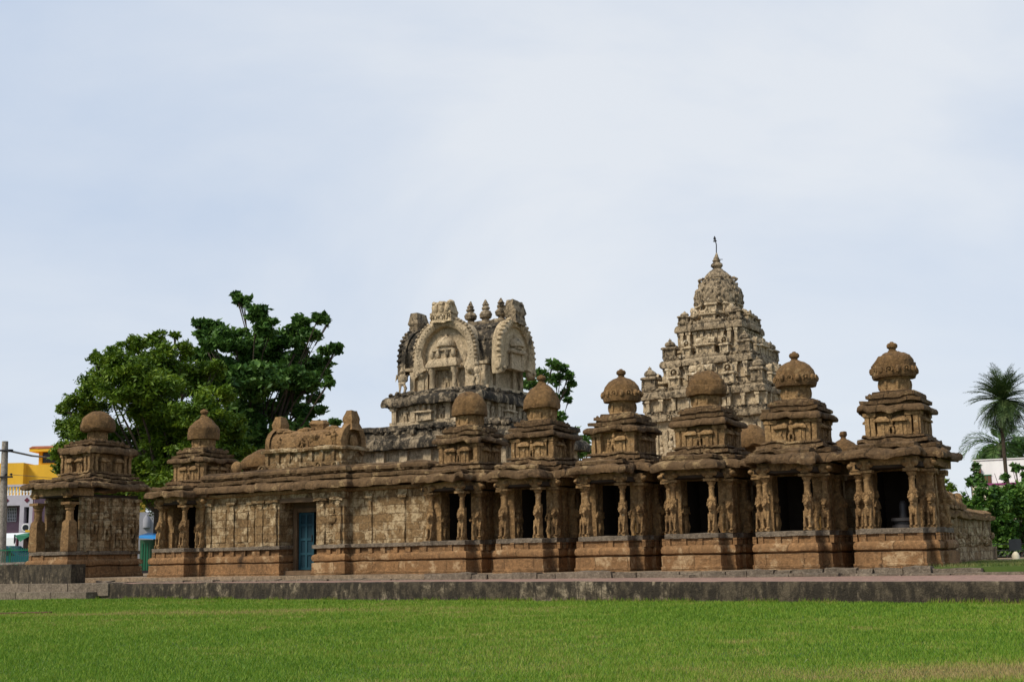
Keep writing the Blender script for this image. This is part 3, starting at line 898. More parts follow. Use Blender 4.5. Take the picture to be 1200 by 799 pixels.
    for k in range(8):
        a = math.pi / 4 * k + math.pi / 8
        b.blob((rn * math.cos(a), cy + rn * math.sin(a), (Z(3.9) + Z(4.15)) / 2), (0.045, 0.045, (Z(4.15) - Z(3.9)) * 0.5), 6, 4)
    b.build('neck', M_CARVE, root, 0.01, 5, seed + 11)
    prof = []
    P_ = dome['prof']
    for (z, r), (z2, r2) in zip(P_, P_[1:]):
        for q in range(3): prof.append((Z(z + (z2 - z) * q / 3), (r + (r2 - r) * q / 3) * 0.96))
    prof.append((Z(P_[-1][0]), P_[-1][1]))
    b = MB(); b.lathe(prof, 40 if dome.get('n', 24) > 8 else 40, (0, cy), lobes=8, lobe=dome.get('lobe', 0.012), rot=0.0)
    dm = b.build('dome', M_DOME, root, 0.024, 4.0, seed + 12, octaves=3, angle=34)
    if dome.get('band'):
        zb, rb = dome['band']
        b = MB()
        for k in range(16):
            a = 2 * math.pi * k / 16
            if k % 2 == 0: b.merge(kudu_mb(0.085, 0.06), T(0, cy, Z(zb)) @ rotz(a) @ T(0, -rb - 0.01, 0))
            else: b.blob(((rb - 0.01) * math.sin(a), cy - (rb - 0.01) * math.cos(a), Z(zb)), (0.06, 0.06, 0.09), 6, 4)
        b.build('carved_band', M_SAND, dm, 0.012, 8, seed + 13)
    if finial:
        zf = Z(P_[-1][0]) - 0.03
        b = MB(); b.lathe([(zf, 0.12), (zf + 0.05, 0.10), (zf + 0.07, 0.075), (zf + 0.1, 0.085), (zf + 0.13, 0.12), (zf + 0.18, 0.125), (zf + 0.22, 0.095), (zf + 0.235, 0.05), (zf + 0.26, 0.035)], 14, (0, cy))
        b.build('finial', M_DOME, dm, 0.01, 6, seed + 14)
    return root

D_BROAD = dict(prof=[(4.17, 0.40), (4.18, 0.49), (4.26, 0.51), (4.42, 0.5), (4.56, 0.455), (4.68, 0.36), (4.76, 0.24), (4.80, 0.12)], band=(4.36, 0.5), neck=0.35)
D_ROUGH = dict(prof=[(4.14, 0.40), (4.16, 0.50), (4.26, 0.51), (4.44, 0.49), (4.62, 0.41), (4.76, 0.26), (4.83, 0.08)], neck=0.38, lobe=0.02)
D_POINT = dict(prof=[(4.16, 0.40), (4.17, 0.51), (4.25, 0.52), (4.4, 0.485), (4.58, 0.40), (4.72, 0.28), (4.82, 0.14), (4.86, 0.1)], neck=0.38)
D_FLAT = dict(prof=[(4.14, 0.40), (4.15, 0.50), (4.25, 0.525), (4.36, 0.515), (4.38, 0.49), (4.5, 0.47), (4.64, 0.37), (4.73, 0.22), (4.76, 0.05)], neck=0.37)
D_DOUBLE = dict(prof=[(4.17, 0.38), (4.19, 0.49), (4.24, 0.52), (4.44, 0.505), (4.50, 0.50), (4.51, 0.455), (4.56, 0.45), (4.68, 0.37), (4.76, 0.24), (4.80, 0.1)], band=(4.35, 0.505), neck=0.36)
D_CONE = dict(prof=[(4.12, 0.40), (4.13, 0.49), (4.3, 0.5), (4.46, 0.49), (4.56, 0.42), (4.68, 0.3), (4.8, 0.16), (4.86, 0.09)], neck=0.37, lobe=0.025)
D_MUSH = dict(prof=[(4.12, 0.36), (4.14, 0.55), (4.22, 0.60), (4.38, 0.59), (4.55, 0.52), (4.7, 0.36), (4.78, 0.2), (4.81, 0.05)], neck=0.33, lobe=0.008)

shrine(-17.05, 0.0, 'large plain shrine with block pillars and mushroom dome, standing apart at the far left', 101, D_MUSH,
       ([0, .81, 2.29, 2.94, 3.34, 3.60, 3.9, 4.17, 4.81], [0, .81, 2.78, 3.42, 3.92, 4.3, 4.47, 4.8, 5.47]), lions=False, wide=True, finial=False)
shrine(-11.78, 0.0, 'shrine with cone shaped dome and knob, joined to the left end of the gateway wall', 202, D_CONE)
shrine(-2.06, 0.0, 'shrine with rough knobless dome, joined to the right end of the gateway wall', 303, D_ROUGH, finial=False)
shrine(0.18, 0.0, 'shrine with pointed plain dome and knob, first free one right of the gateway wall', 404, D_POINT)
shrine(2.50, 0.0, 'shrine with broad arch-carved dome and knob, just left of the knobless flat domed one', 505, D_BROAD)
shrine(4.77, 0.0, 'shrine with flat plain dome without knob, standing before the tall pyramidal tower', 606, D_FLAT, finial=False)
shrine(7.02, 0.0, 'shrine with carved dome rim and knob, second from the right end of the row', 707, D_BROAD)
shrine(9.31, 0.0, 'shrine with two-banded dome and a lingam inside, at the right end of the row', 808, D_DOUBLE)

# lingam inside the last shrine
lg = empty('stone_lingam', row(9.31 + 0.06, 0.85, 0.812), -TH)
tag(lg, 'dark polished stone lingam on a round pedestal inside the rightmost shrine', 'lingam')
M_LING = plain('dark_polished_stone', (0.06, 0.055, 0.055), 0.35, 0.3)
b = MB(); b.lathe([(0.0, 0.26), (0.06, 0.26), (0.08, 0.2), (0.14, 0.2), (0.16, 0.27), (0.22, 0.27), (0.23, 0.22)], 24); b.build('pedestal', M_LING, lg)
b = MB(); b.lathe([(0.22, 0.085), (0.5, 0.082), (0.56, 0.07), (0.6, 0.04), (0.61, 0.01)], 20); b.build('shaft', M_LING, lg)

# ------------------------------------------------------------------ gateway and its walls
def gateway():
    root = empty('temple_gateway', row(0, 0), -TH)
    tag(root, 'long sandstone gateway wall with blue door and small barrel roof, between two shrines', 'gateway')
    gx0, gx1 = -8.75, -5.55       # projecting gate block
    dx0, dx1 = -7.86, -6.52       # door recess
    wy, gy = 0.46, 0.2
    xl, xr = -10.95, -2.9
    def path(off, yb=1.4):
        return [(xl, wy - off), (gx0 - off, wy - off), (gx0 - off, gy - off), (dx0, gy - off), (dx0, yb), (xl, yb)], \
               [(dx1, gy - off), (gx1 + off, gy - off), (gx1 + off, wy - off), (xr, wy - off), (xr, yb), (dx1, yb)]
    A, B = path(0.0)
    b = MB()
    for p in (A, B):
        b.stack(p, [(-0.03, 0.11), (0.05, 0.115), (0.06, 0.09), (0.30, 0.09), (0.315, 0.03), (0.34, 0.03), (0.36, 0.08), (0.44, 0.10), (0.51, 0.08), (0.54, 0.03), (0.545, -0.01), (0.70, -0.01)], 0.14)
    for x in np.arange(xl + 0.3, gx0, 0.42): b.box(x - 0.07, x + 0.07, wy - 0.05, wy + 0.05, 0.543, 0.70, 0.2)
    for x in np.arange(gx1 + 0.3, xr, 0.42): b.box(x - 0.07, x + 0.07, wy - 0.05, wy + 0.05, 0.543, 0.70, 0.2)
    for x in (gx0 + 0.15, gx0 + 0.5, gx1 - 0.15, gx1 - 0.5): b.box(x - 0.07, x + 0.07, gy - 0.05, gy + 0.05, 0.543, 0.70, 0.2)
    b.build('plinth', M_BASE, root, 0.016, 3, 11)
    b = MB()
    for p in (A, B): b.stack(p, [(0.70, 0.04), (0.705, 0.085), (0.79, 0.09), (0.80, 0.05)], 0.16, True, True)
    b.build('ledge', M_GRAN, root, 0.010, 4, 12)
    b = MB()
    for p in (A, B): b.stack(p, [(0.79, 0), (2.26, 0)], 0.16)
    b.box(dx0 - 0.01, dx1 + 0.01, gy - 0.01, gy + 0.55, 2.03, 2.26, 0.15)
    b.build('wall', M_WALL, root, 0.014, 3, 13)
    # pilasters, pillar reliefs and the two carved piers
    rg = random.Random(5); np_ = [0]
    def pil(x, y, w=0.08, d=0.045):
        b = MB()
        b.box(x - w, x + w, y - d, y + 0.03, 0.80, 1.86, 0.07)
        b.box(x - w * 0.8, x + w * 0.8, y - d - 0.01, y + 0.02, 1.86, 1.94, 0.07)
        b.blob((x, y - d * 0.4, 1.97), (w * 1.35, d * 1.2, 0.06), 10, 6)
        b.box(x - w * 1.9, x + w * 1.9, y - d - 0.07, y + 0.03, 2.02, 2.09, 0.08)
        b.box(x - w * 2.3, x + w * 2.3, y - d - 0.02, y + 0.03, 2.1, 2.26, 0.08)
        np_[0] += 1
        b.build('pilaster', M_WALL, root, 0.02, 5, 200 + np_[0], octaves=3)
    for x in (-10.75, -9.85, -9.05): pil(x, wy)
    for x in (-4.85, -3.75): pil(x, wy, 0.06, 0.04)
    for x in (-8.55, -8.05, -6.3, -5.75): pil(x, gy, 0.12, 0.06)
    for x in (-8.3, -6.03):
        b = MB()
        b.box(x - 0.14, x + 0.14, gy - 0.03, gy + 0.01, 0.82, 1.95, 0.08)
        for k in range(5):
            b.merge(figure_mb(0.3, k + int(-x * 10)), T(x + rg.uniform(-0.06, 0.06), gy - 0.02, 0.83 + 0.22 * k))
        b.build('carved_panel', M_WALL, root, 0.018, 6, 220 + int(x))
    b = MB()
    b.blob((-5.95, gy - 0.03, 1.52), (0.17, 0.09, 0.15), 12, 8); b.blob((-5.95, gy - 0.05, 1.72), (0.09, 0.07, 0.09), 10, 6)
    b.blob((-5.95, gy - 0.06, 1.62), (0.12, 0.06, 0.04), 10, 6)
    b.build('vase_relief', M_WALL, root, 0.02, 7, 14)
    for x in (-10.3, -9.45):
        b = MB()
        b.box(x - 0.2, x + 0.2, wy - 0.025, wy + 0.02, 0.95, 1.9, 0.08)
        b.build('niche_panel', M_WALL, root, 0.015, 5, 15)
    # doorway
    b = MB()
    b.box(dx0 - 0.06, dx1 + 0.06, gy - 0.05, gy + 0.1, 2.0, 2.12, 0.2)
    b.box(dx0, dx0 + 0.19, 0.80, 0.95, 0.0, 2.03, 0.2)
    b.box(dx0 + 0.19, dx1, 0.80, 0.95, 1.80, 2.03, 0.2)
    b.box(dx0 + 0.10, dx0 + 0.21, 0.72, 0.80, 0.0, 1.86, 0.2)
    b.box(dx0 + 0.21, dx1, 0.74, 0.80, 1.74, 1.86, 0.2)
    b.box(dx1 - 0.06, dx1 + 0.04, 0.5, 0.95, 0.0, 1.73, 0.2)
    b.box(dx0, dx1, 0.3, 0.95, -0.02, 0.10, 0.2)
    b.build('door_frame', M_FRAME, root, 0.008, 4, 15)
    # one leaf of the panelled door, the gap beside it dark
    d = MB(); x0, x1 = dx0 + 0.215, dx0 + 0.76
    d.box(x0, x1, 0.84, 0.88, 0.11, 1.735)
    dr = d.build('door', M_DOORD, root)
    e = MB()
    for x in (x0 + 0.035, (x0 + x1) / 2, x1 - 0.035): e.box(x - 0.035, x + 0.035, 0.815, 0.838, 0.111, 1.735)
    for z in (0.15, 0.56, 0.97, 1.38, 1.70):
        for q in (0, 1):
            a = x0 + 0.072 if q == 0 else (x0 + x1) / 2 + 0.037
            c = (x0 + x1) / 2 - 0.037 if q == 0 else x1 - 0.072
            e.box(a, c, 0.817, 0.837, z - 0.034, z + 0.034)
    e.build('panel_frame', M_DOOR, dr)
    e = MB(); e.tube([(x1 - 0.06, 0.80, 0.93), (x1 - 0.06, 0.80, 1.07)], 0.014, 6); e.box(x1 - 0.08, x1 - 0.04, 0.803, 0.814, 0.9, 1.1)
    e.build('latch', M_IRON, dr)
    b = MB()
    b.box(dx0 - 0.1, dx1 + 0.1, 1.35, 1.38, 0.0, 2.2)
    b.build('passage_shade', M_DARKIN, root)  # dark sheet painting in the shade beyond the door gap
    # eave running the whole length, stepped forward at the gate
    ev = [(xl, wy - 0.1), (gx0 - 0.1, wy - 0.1), (gx0 - 0.1, gy - 0.1), (gx1 + 0.1, gy - 0.1), (gx1 + 0.1, wy - 0.1), (xr, wy - 0.1), (xr, 1.5), (xl, 1.5)]
    b = MB(); b.stack(ev, [(2.24, 0), (2.26, 0.04), (2.33, 0.04), (2.35, 0.0)], 0.15, True, True)
    b.build('frieze', M_CARVE, root, 0.012, 5, 16)
    b = MB(); b.stack(ev, PLAN_KAPOTA(2.35, 0.22, 0.26), 0.06, True, True)
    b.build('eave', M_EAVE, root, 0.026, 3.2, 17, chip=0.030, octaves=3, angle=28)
    b = MB()
    b.stack(ev, [(2.54, -0.04), (2.60, -0.04), (2.605, 0.13), (2.69, 0.14), (2.71, 0.02), (2.76, -0.04), (2.775, 0.02), (2.81, 0.07), (2.88, 0.07), (2.95, 0.0), (2.98, -0.12)], 0.07)
    rg = random.Random(2)
    for k in range(70):
        x = rg.uniform(xl, xr); y = (gy if gx0 < x < gx1 else wy) - 0.1
        b.blob((x, y, 2.79), (rg.uniform(0.06, 0.16), 0.06, rg.uniform(0.03, 0.06)), 6, 4)
    b.build('coping', M_EAVE, root, 0.026, 3.0, 18, chip=0.012, octaves=3, angle=30)
    # small barrel roof over the gate
    b = MB()
    b.stack([(-8.6, 0.35), (-5.75, 0.35), (-5.75, 1.5), (-8.6, 1.5)], [(3.0, 0), (3.1, 0.02), (3.12, -0.08), (3.42, -0.08), (3.45, 0.05), (3.52, 0.06), (3.56, -0.02)], 0.12)
    for x in np.arange(-8.5, -5.7, 0.4):
        b.box(x - 0.06, x + 0.06, 0.36, 0.5, 3.05, 3.45, 0.2)
    b.merge(figure_mb(0.42, 3), T(-6.9, 0.40, 3.05)); b.merge(figure_mb(0.4, 9), T(-7.7, 0.40, 3.05))
    b.merge(kudu_mb(0.14, 0.1), T(-8.55, 0.2, 2.98)); b.merge(kudu_mb(0.12, 0.1), T(-6.45, 0.2, 2.98)); b.merge(kudu_mb(0.12, 0.1), T(-5.9, 0.2, 2.98))
    b.build('attic', M_WALL, root, 0.02, 4, 19)
    b = MB(); out = []
    for k in range(17):
        a = math.pi * (-0.06 + 1.12 * k / 16)
        out.append((0.92 + 0.52 * math.cos(a), 3.66 + 0.44 * math.sin(a)))
    b.prism(out, -8.45, -5.9, 'x', 22)
    b.merge(kudu_mb(0.2, 0.2), T(-7.2, 0.37, 3.62)); b.merge(figure_mb(0.3, 5), T(-7.2, 0.35, 3.5))
    for k in range(26): b.blob((rg.uniform(-8.4, -5.9), 0.92 + rg.uniform(-0.5, 0.2), rg.uniform(3.6, 4.08)), (rg.uniform(0.08, 0.2), 0.1, rg.uniform(0.05, 0.12)), 7, 5)
    for k in range(10): b.blob((rg.uniform(-8.3, -6.0), rg.uniform(0.7, 1.1), rg.uniform(4.0, 4.12)), (rg.uniform(0.12, 0.3), 0.2, rg.uniform(0.05, 0.1)), 8, 5)
    b.merge(figure_mb(0.5, 77), T(-6.1, 0.42, 3.5)); b.merge(figure_mb(0.4, 78), T(-8.05, 0.42, 3.5))
    b.build('barrel_roof', M_SAND, root, 0.07, 2.0, 20, octaves=4, angle=30)
    for x, s in ((-8.45, -1), (-5.85, 1)):
        g_ = MB()
        g_.merge(kudu_mb(0.56, 0.16), T(x, 0.92, 3.66) @ rotz(s * math.pi / 2) @ T(0, -0.1, 0))
        g_.stack([(x - 0.12, 0.76), (x + 0.12, 0.76), (x + 0.12, 1.08), (x - 0.12, 1.08)], [(4.0, 0.10), (4.2, 0.02), (4.32, 0.04), (4.56, -0.03)], 0.08)
        for k in range(4): g_.blob((x + 0.05 * s, 0.8 + 0.08 * k, 4.25 + 0.07 * (k % 2)), (0.09, 0.06, 0.08), 6, 5)
        g_.blob((x, 0.92, 4.5), (0.11, 0.13, 0.09), 8, 5)
        g_.build('gable', M_SAND, root, 0.045, 3, 21 + s, octaves=3, angle=30)
    b = MB(); b.stack([(-7.25, 0.78), (-6.75, 0.78), (-6.75, 1.05), (-7.25, 1.05)], [(4.0, 0.0), (4.15, -0.03), (4.25, 0.02), (4.36, -0.04)], 0.08)
    b.build('finial_base', M_SAND, root, 0.06, 3, 24, octaves=3)
gateway()

# ------------------------------------------------------------------ sanctuary with the barrel roof
def arch_front(Ri, Ro, depth, beads=22):
    beads = int(beads * 1.5)
    "big horseshoe window-arch, plane xz, centre at origin, front y=0"
    b = MB(); n = 40; V = []; Fs = []
    a0, a1 = R(-34), R(214)
    pr = [(1.0, depth), (1.0, 0.05), (0.97, 0.0), (0.88, -0.02), (0.80, 0.02), (0.77, 0.06)]
    for k in range(n):
        a = a0 + (a1 - a0) * k / (n - 1)
        fl = 1.0 + 0.2 * max(0, (abs(a - math.pi / 2) - R(92)) / R(32)) ** 1.3
        for w, y in pr:
            rr = Ro * w * fl if w > 0.9 else Ro * w
            V.append((rr * math.cos(a), y, rr * math.sin(a)))
        V.append((Ri * math.cos(a), 0.07, Ri * math.sin(a)))
        V.append((Ri * 0.985 * math.cos(a), 0.07 + 0.26 * min(1, depth), Ri * 0.985 * math.sin(a)))
    m = len(pr) + 2
    for k in range(n - 1):
        for q in range(m - 1): Fs.append((k * m + q, (k + 1) * m + q, (k + 1) * m + q + 1, k * m + q + 1))
    for q in (-1, 1):
        fx, fz = q * Ro * 1.02 * math.cos(a0), Ro * math.sin(a0)
        b.blob((fx, 0.12, fz + 0.04), (0.2, 0.15, 0.16), 10, 7); b.blob((fx + q * 0.17, 0.12, fz + 0.13), (0.1, 0.13, 0.17), 8, 6)
        b.blob((fx + q * 0.02, -0.04, fz + 0.05), (0.08, 0.06, 0.08), 8, 5)
    Fs.append(tuple(k * m + m - 1 for k in range(n)))
    Fs.append(tuple(range(m))); Fs.append(tuple((n - 1) * m + q for q in range(m - 1, -1, -1)))
    b.add(V, Fs)
    for k in range(beads):
        a = a0 + (a1 - a0) * (k + 0.5) / beads
        b.blob((Ro * 0.88 * math.cos(a), -0.01, Ro * 0.88 * math.sin(a)), (Ro * 0.032, 0.025, Ro * 0.032), 8, 5)
        b.blob((Ro * 1.02 * math.cos(a), 0.08, Ro * 1.02 * math.sin(a)), (Ro * 0.05, 0.1, Ro * 0.05), 7, 5)
    return b

def sanctuary():
    tc_, lc = -7.0, 9.0
    root = empty('barrel_roofed_sanctuary', row(tc_, lc), -TH)
    tag(root, 'cream stone sanctuary with blackened cornices and big horseshoe arches on its barrel roof', 'sanctuary')
    b = MB()
    w = [(-3.0, -2.3), (3.0, -2.3), (3.0, 2.5), (-3.0, 2.5)]
    b.stack(w, [(-0.05, 0), (3.95, 0)], 0.5)
    for x in np.arange(-2.9, 3.0, 0.95): b.box(x - 0.16, x + 0.16, -2.42, -2.28, 0, 3.9, 0.4)
    for y in np.arange(-2.1, 2.4, 0.9): b.box(2.98, 3.1, y - 0.16, y + 0.16, 0, 3.9, 0.4)
    b.build('wall', M_CREAMC, root, 0.012, 3, 41)
    b = MB(); b.stack(w, PLAN_KAPOTA(3.92, 0.42, 0.36), 0.14, True, True)
    for x in np.arange(-2.8, 3.0, 0.8): b.merge(kudu_mb(0.16, 0.15), T(x, -2.64, 4.1))
    b.stack(w, [(4.3, 0.02), (4.32, 0.16), (4.46, 0.16), (4.47, 0.05), (4.58, 0.05), (4.6, 0.12), (4.74, 0.1), (4.78, -0.1)], 0.14)
    rg = random.Random(3)
    for k in range(46):
        b.blob((rg.uniform(-3.1, 3.1), -2.4 + rg.uniform(-0.1, 0.1), 4.4 + rg.uniform(0, 0.25)), (rg.uniform(0.06, 0.15), 0.1, rg.uniform(0.05, 0.12)), 7, 5)
    b.build('main_cornice', M_BLACK, root, 0.035, 3, 42, chip=0.015, octaves=3)
    # upper storey with its pilasters, pavilions and carved panels
    u = [(-1.72, -1.95), (1.72, -1.95), (1.72, 2.0), (-1.72, 2.0)]
    b = MB(); b.stack(u, [(4.7, 0.1), (4.9, 0.1), (4.92, 0), (5.5, 0)], 0.2)
    e = MB()
    for x in (-1.62, -0.85, -0.62, 0.0, 0.55, 1.2, 1.62):
        e.box(x - 0.09, x + 0.09, -0.12, 0.05, 4.88, 5.36, 0.2); e.box(x - 0.14, x + 0.14, -0.16, 0.05, 5.30, 5.42, 0.2)
    for x in (-1.2, 0.28, 0.9): e.merge(figure_mb(0.5, int(x * 10) + 50), T(x, -0.05, 4.9))
    e.merge(pavilion_mb(0.62, 0.3, 0.62, 'flat'), T(-0.32, -0.26, 4.88))
    b.merge(e, T(0, -1.95, 0)); b.merge(e, rotz(math.pi / 2) @ T(0, -1.72, 0)); b.merge(e, rotz(-math.pi / 2) @ T(0, -1.72, 0))
    b.build('upper_storey', M_CREAMC, root, 0.015, 4, 43)
    c2 = [(-1.72, -1.95), (-0.6, -1.95), (-0.6, -2.1), (0.75, -2.1), (0.75, -1.95), (1.72, -1.95), (1.72, 2.0), (-1.72, 2.0)]
    b = MB(); b.stack(c2, PLAN_KAPOTA(5.40, 0.36, 0.30), 0.1, True, True)
    b.stack(c2, [(5.74, -0.02), (5.76, 0.1), (5.84, 0.1), (5.86, -0.05), (5.94, -0.08)], 0.12)
    for k in range(40):
        b.blob((rg.uniform(-1.8, 1.8), -2.05 + rg.uniform(-0.1, 0.05), 5.72 + rg.uniform(0, 0.15)), (rg.uniform(0.05, 0.12), 0.08, rg.uniform(0.05, 0.1)), 7, 5)
        b.blob((1.85 + rg.uniform(-0.1, 0.05), rg.uniform(-2, 2), 5.72 + rg.uniform(0, 0.15)), (0.08, rg.uniform(0.05, 0.12), rg.uniform(0.05, 0.1)), 7, 5)
    b.build('upper_cornice', M_BLACK, root, 0.03, 3.4, 44, chip=0.015, octaves=3)
    # neck
    nk = [(-1.55, -1.15), (1.5, -1.15), (1.5, 1.25), (-1.5, 1.25)]
    b = MB(); b.stack(nk, [(5.9, 0.25), (6.0, 0.25), (6.02, 0), (6.72, 0), (6.75, 0.12), (6.85, 0.14)], 0.2)
    for x in (-1.4, -0.85, -0.5, 0.85, 1.25, 1.45): b.box(x - 0.09, x + 0.09, -1.27, -1.1, 6.0, 6.7, 0.25)
    for y in (-1.0, -0.6, 0.6, 1.1): b.box(1.45, 1.62, y - 0.09, y + 0.09, 6.0, 6.7, 0.25)
    b.build('neck', M_CREAMC, root, 0.012, 4, 45)
    for x, y, a in ((-1.62, -1.55, 0.5), (1.42, -1.62, -0.2)):
        b = MB()
        b.merge(figure_mb(0.85, int(x * 7) + 60), T(x, y, 5.95) @ rotz(a))
        b.build('guardian_figure', M_CREAMC, root, 0.02, 6, 46)
    # the vault
    zc, Rv = 7.22, 1.13
    out = []
    for k in range(25):
        a = R(-26) + R(232) * k / 24
        out.append((0.05 + Rv * math.cos(a), zc + Rv * math.sin(a)))
    b = MB(); b.prism(out, -1.88, 1.88, 'x', 24)
    rg = random.Random(12)
    for q in range(6):           # carved courses of scrolls on the vault
        a = R(20 + 28 * q)
        for x in np.arange(-1.6, 1.65, 0.2):
            b.blob((x, 0.05 + Rv * math.cos(a) * 1.0, zc + Rv * math.sin(a)), (0.085, 0.07, 0.06), 6, 4)
    b.build('barrel_roof', M_BLACK, root, 0.03, 4, 47, octaves=3)
    # ridge block
    b = MB(); b.stack([(-1.6, -0.2), (1.6, -0.2), (1.6, 0.3), (-1.6, 0.3)], [(8.22, 0.1), (8.36, 0.1), (8.40, 0.02), (8.44, 0.0)], 0.15)
    b.build('ridge', M_TOWERD, root, 0.02, 4, 48)
    # gables at both ends and the great front arch
    for s in (-1, 1):
        g_ = MB()
        g_.merge(arch_front(0.9, 1.2, 0.35, 18), T(s * 2.1, 0.05, zc - 0.02) @ rotz(s * math.pi / 2))
        gb = g_.build('gable_arch', M_CREAM if s > 0 else M_BLACK, root, 0.018, 5, 49 + s, octaves=3)
        h_ = MB()
        h_.merge(pavilion_mb(0.85, 0.26, 1.3, 'dome'), T(s * 2.07, 0.05, 6.62) @ rotz(s * math.pi / 2))
        h_.build('carved_shrine', M_CREAMC, gb, 0.012, 6, 52)
        c_ = MB()
        c_.stack([(s * 2.0 - 0.16, -0.28), (s * 2.0 + 0.16, -0.28), (s * 2.0 + 0.16, 0.38), (s * 2.0 - 0.16, 0.38)], [(8.2, 0.06), (8.5, 0.0), (8.62, 0.06), (9.02, -0.03)], 0.12)
        for k in range(5): c_.blob((s * 2.0 - 0.14, -0.26 + 0.02 * k, 8.3 + 0.14 * k), (0.07, 0.12, 0.09), 7, 5); c_.blob((s * 2.0 + 0.14, 0.36 - 0.02 * k, 8.3 + 0.14 * k), (0.07, 0.1, 0.08), 7, 5)
        c_.build('crest', M_TOWERD, gb, 0.03, 4, 55 + s, octaves=3)
    g_ = MB()
    g_.merge(arch_front(0.92, 1.22, 0.75, 26), T(0, -1.42, zc + 0.0))
    fa = g_.build('front_arch', M_CREAMC, root, 0.014, 5, 57, octaves=2)
    h_ = MB()
    y = -1.42
    h_.box(-0.72, 0.66, y + 0.04, y + 0.5, 6.68, 6.78, 0.2)
    h_.stack([(-0.55, y - 0.05), (0.5, y - 0.05), (0.5, y + 0.4), (-0.55, y + 0.4)], [(6.72, 0), (6.74, 0.1), (6.82, 0.11), (7.0, 0.02), (7.05, -0.05)], 0.15, True, True)
    for x in (-0.48, 0.42): h_.lathe([(5.9, 0.13), (6.0, 0.1), (6.5, 0.09), (6.56, 0.13), (6.66, 0.13), (6.72, 0.16)], 10, (x, y + 0.02))
    for x in (-1.0, 1.0): h_.box(x - 0.11, x + 0.11, y + 0.1, y + 0.35, 5.95, 6.66, 0.2)
    h_.box(-0.36, 0.30, y + 0.28, y + 0.4, 5.95, 6.7, 0.2)
    h_.merge(figure_mb(0.6, 8), T(-0.03, y + 0.26, 6.0))
    h_.stack([(-0.38, y + 0.0), (0.34, y + 0.0), (0.34, y + 0.4), (-0.38, y + 0.4)], [(7.03, 0), (7.28, 0), (7.30, 0.08), (7.36, 0.08), (7.38, 0)], 0.15)
    for x in (-0.45, -0.2, 0.15, 0.4): h_.blob((x, y - 0.02, 7.2), (0.09, 0.08, 0.16), 8, 5)
    h_.lathe([(7.36, 0.28), (7.44, 0.28), (7.45, 0.36), (7.52, 0.37), (7.66, 0.30), (7.78, 0.17), (7.82, 0.06), (7.9, 0.05)], 14, (-0.02, y + 0.22))
    h_.build('carved_shrine', M_CREAMC, fa, 0.012, 6, 58)
    c_ = MB()
    c_.stack([(-0.36, -1.5), (0.36, -1.5), (0.36, -1.1), (-0.36, -1.1)], [(8.26, 0.06), (8.5, 0.02), (8.6, 0.04), (8.95, -0.04)], 0.12)
    for x in (-0.26, 0.0, 0.26):
        c_.blob((x, -1.5, 8.76), (0.135, 0.1, 0.22), 10, 7); c_.blob((x * 1.15, -1.5, 8.92), (0.11, 0.12, 0.09), 8, 5)
    for x in (-0.32, -0.11, 0.11, 0.32): c_.merge(kudu_mb(0.11, 0.08), T(x, -1.58, 8.44))
    c_.box(-0.44, 0.44, -1.56, -1.2, 8.54, 8.60, 0.1)
    for s in (-0.3, 0, 0.3): c_.blob((s, -1.35, 8.93), (0.12, 0.18, 0.12), 8, 5)
    c_.build('crest', M_CREAM, fa, 0.03, 4, 59, octaves=3)
    for k, (x, y) in enumerate(((-1.2, 0.05), (0.2, 0.05), (0.82, 0.05), (1.44, 0.05))):
        b = MB(); z = 8.38
        b.lathe([(z, 0.2), (z + 0.06, 0.2), (z + 0.08, 0.13), (z + 0.16, 0.12), (z + 0.2, 0.2), (z + 0.32, 0.23), (z + 0.42, 0.17), (z + 0.46, 0.1), (z + 0.5, 0.15), (z + 0.56, 0.15), (z + 0.6, 0.09), (z + 0.64, 0.13), (z + 0.7, 0.09), (z + 0.84, 0.02)], 14, (x, y))
        b.build('finial', M_TOWERD, root, 0.012, 5, 60 + k)
sanctuary()

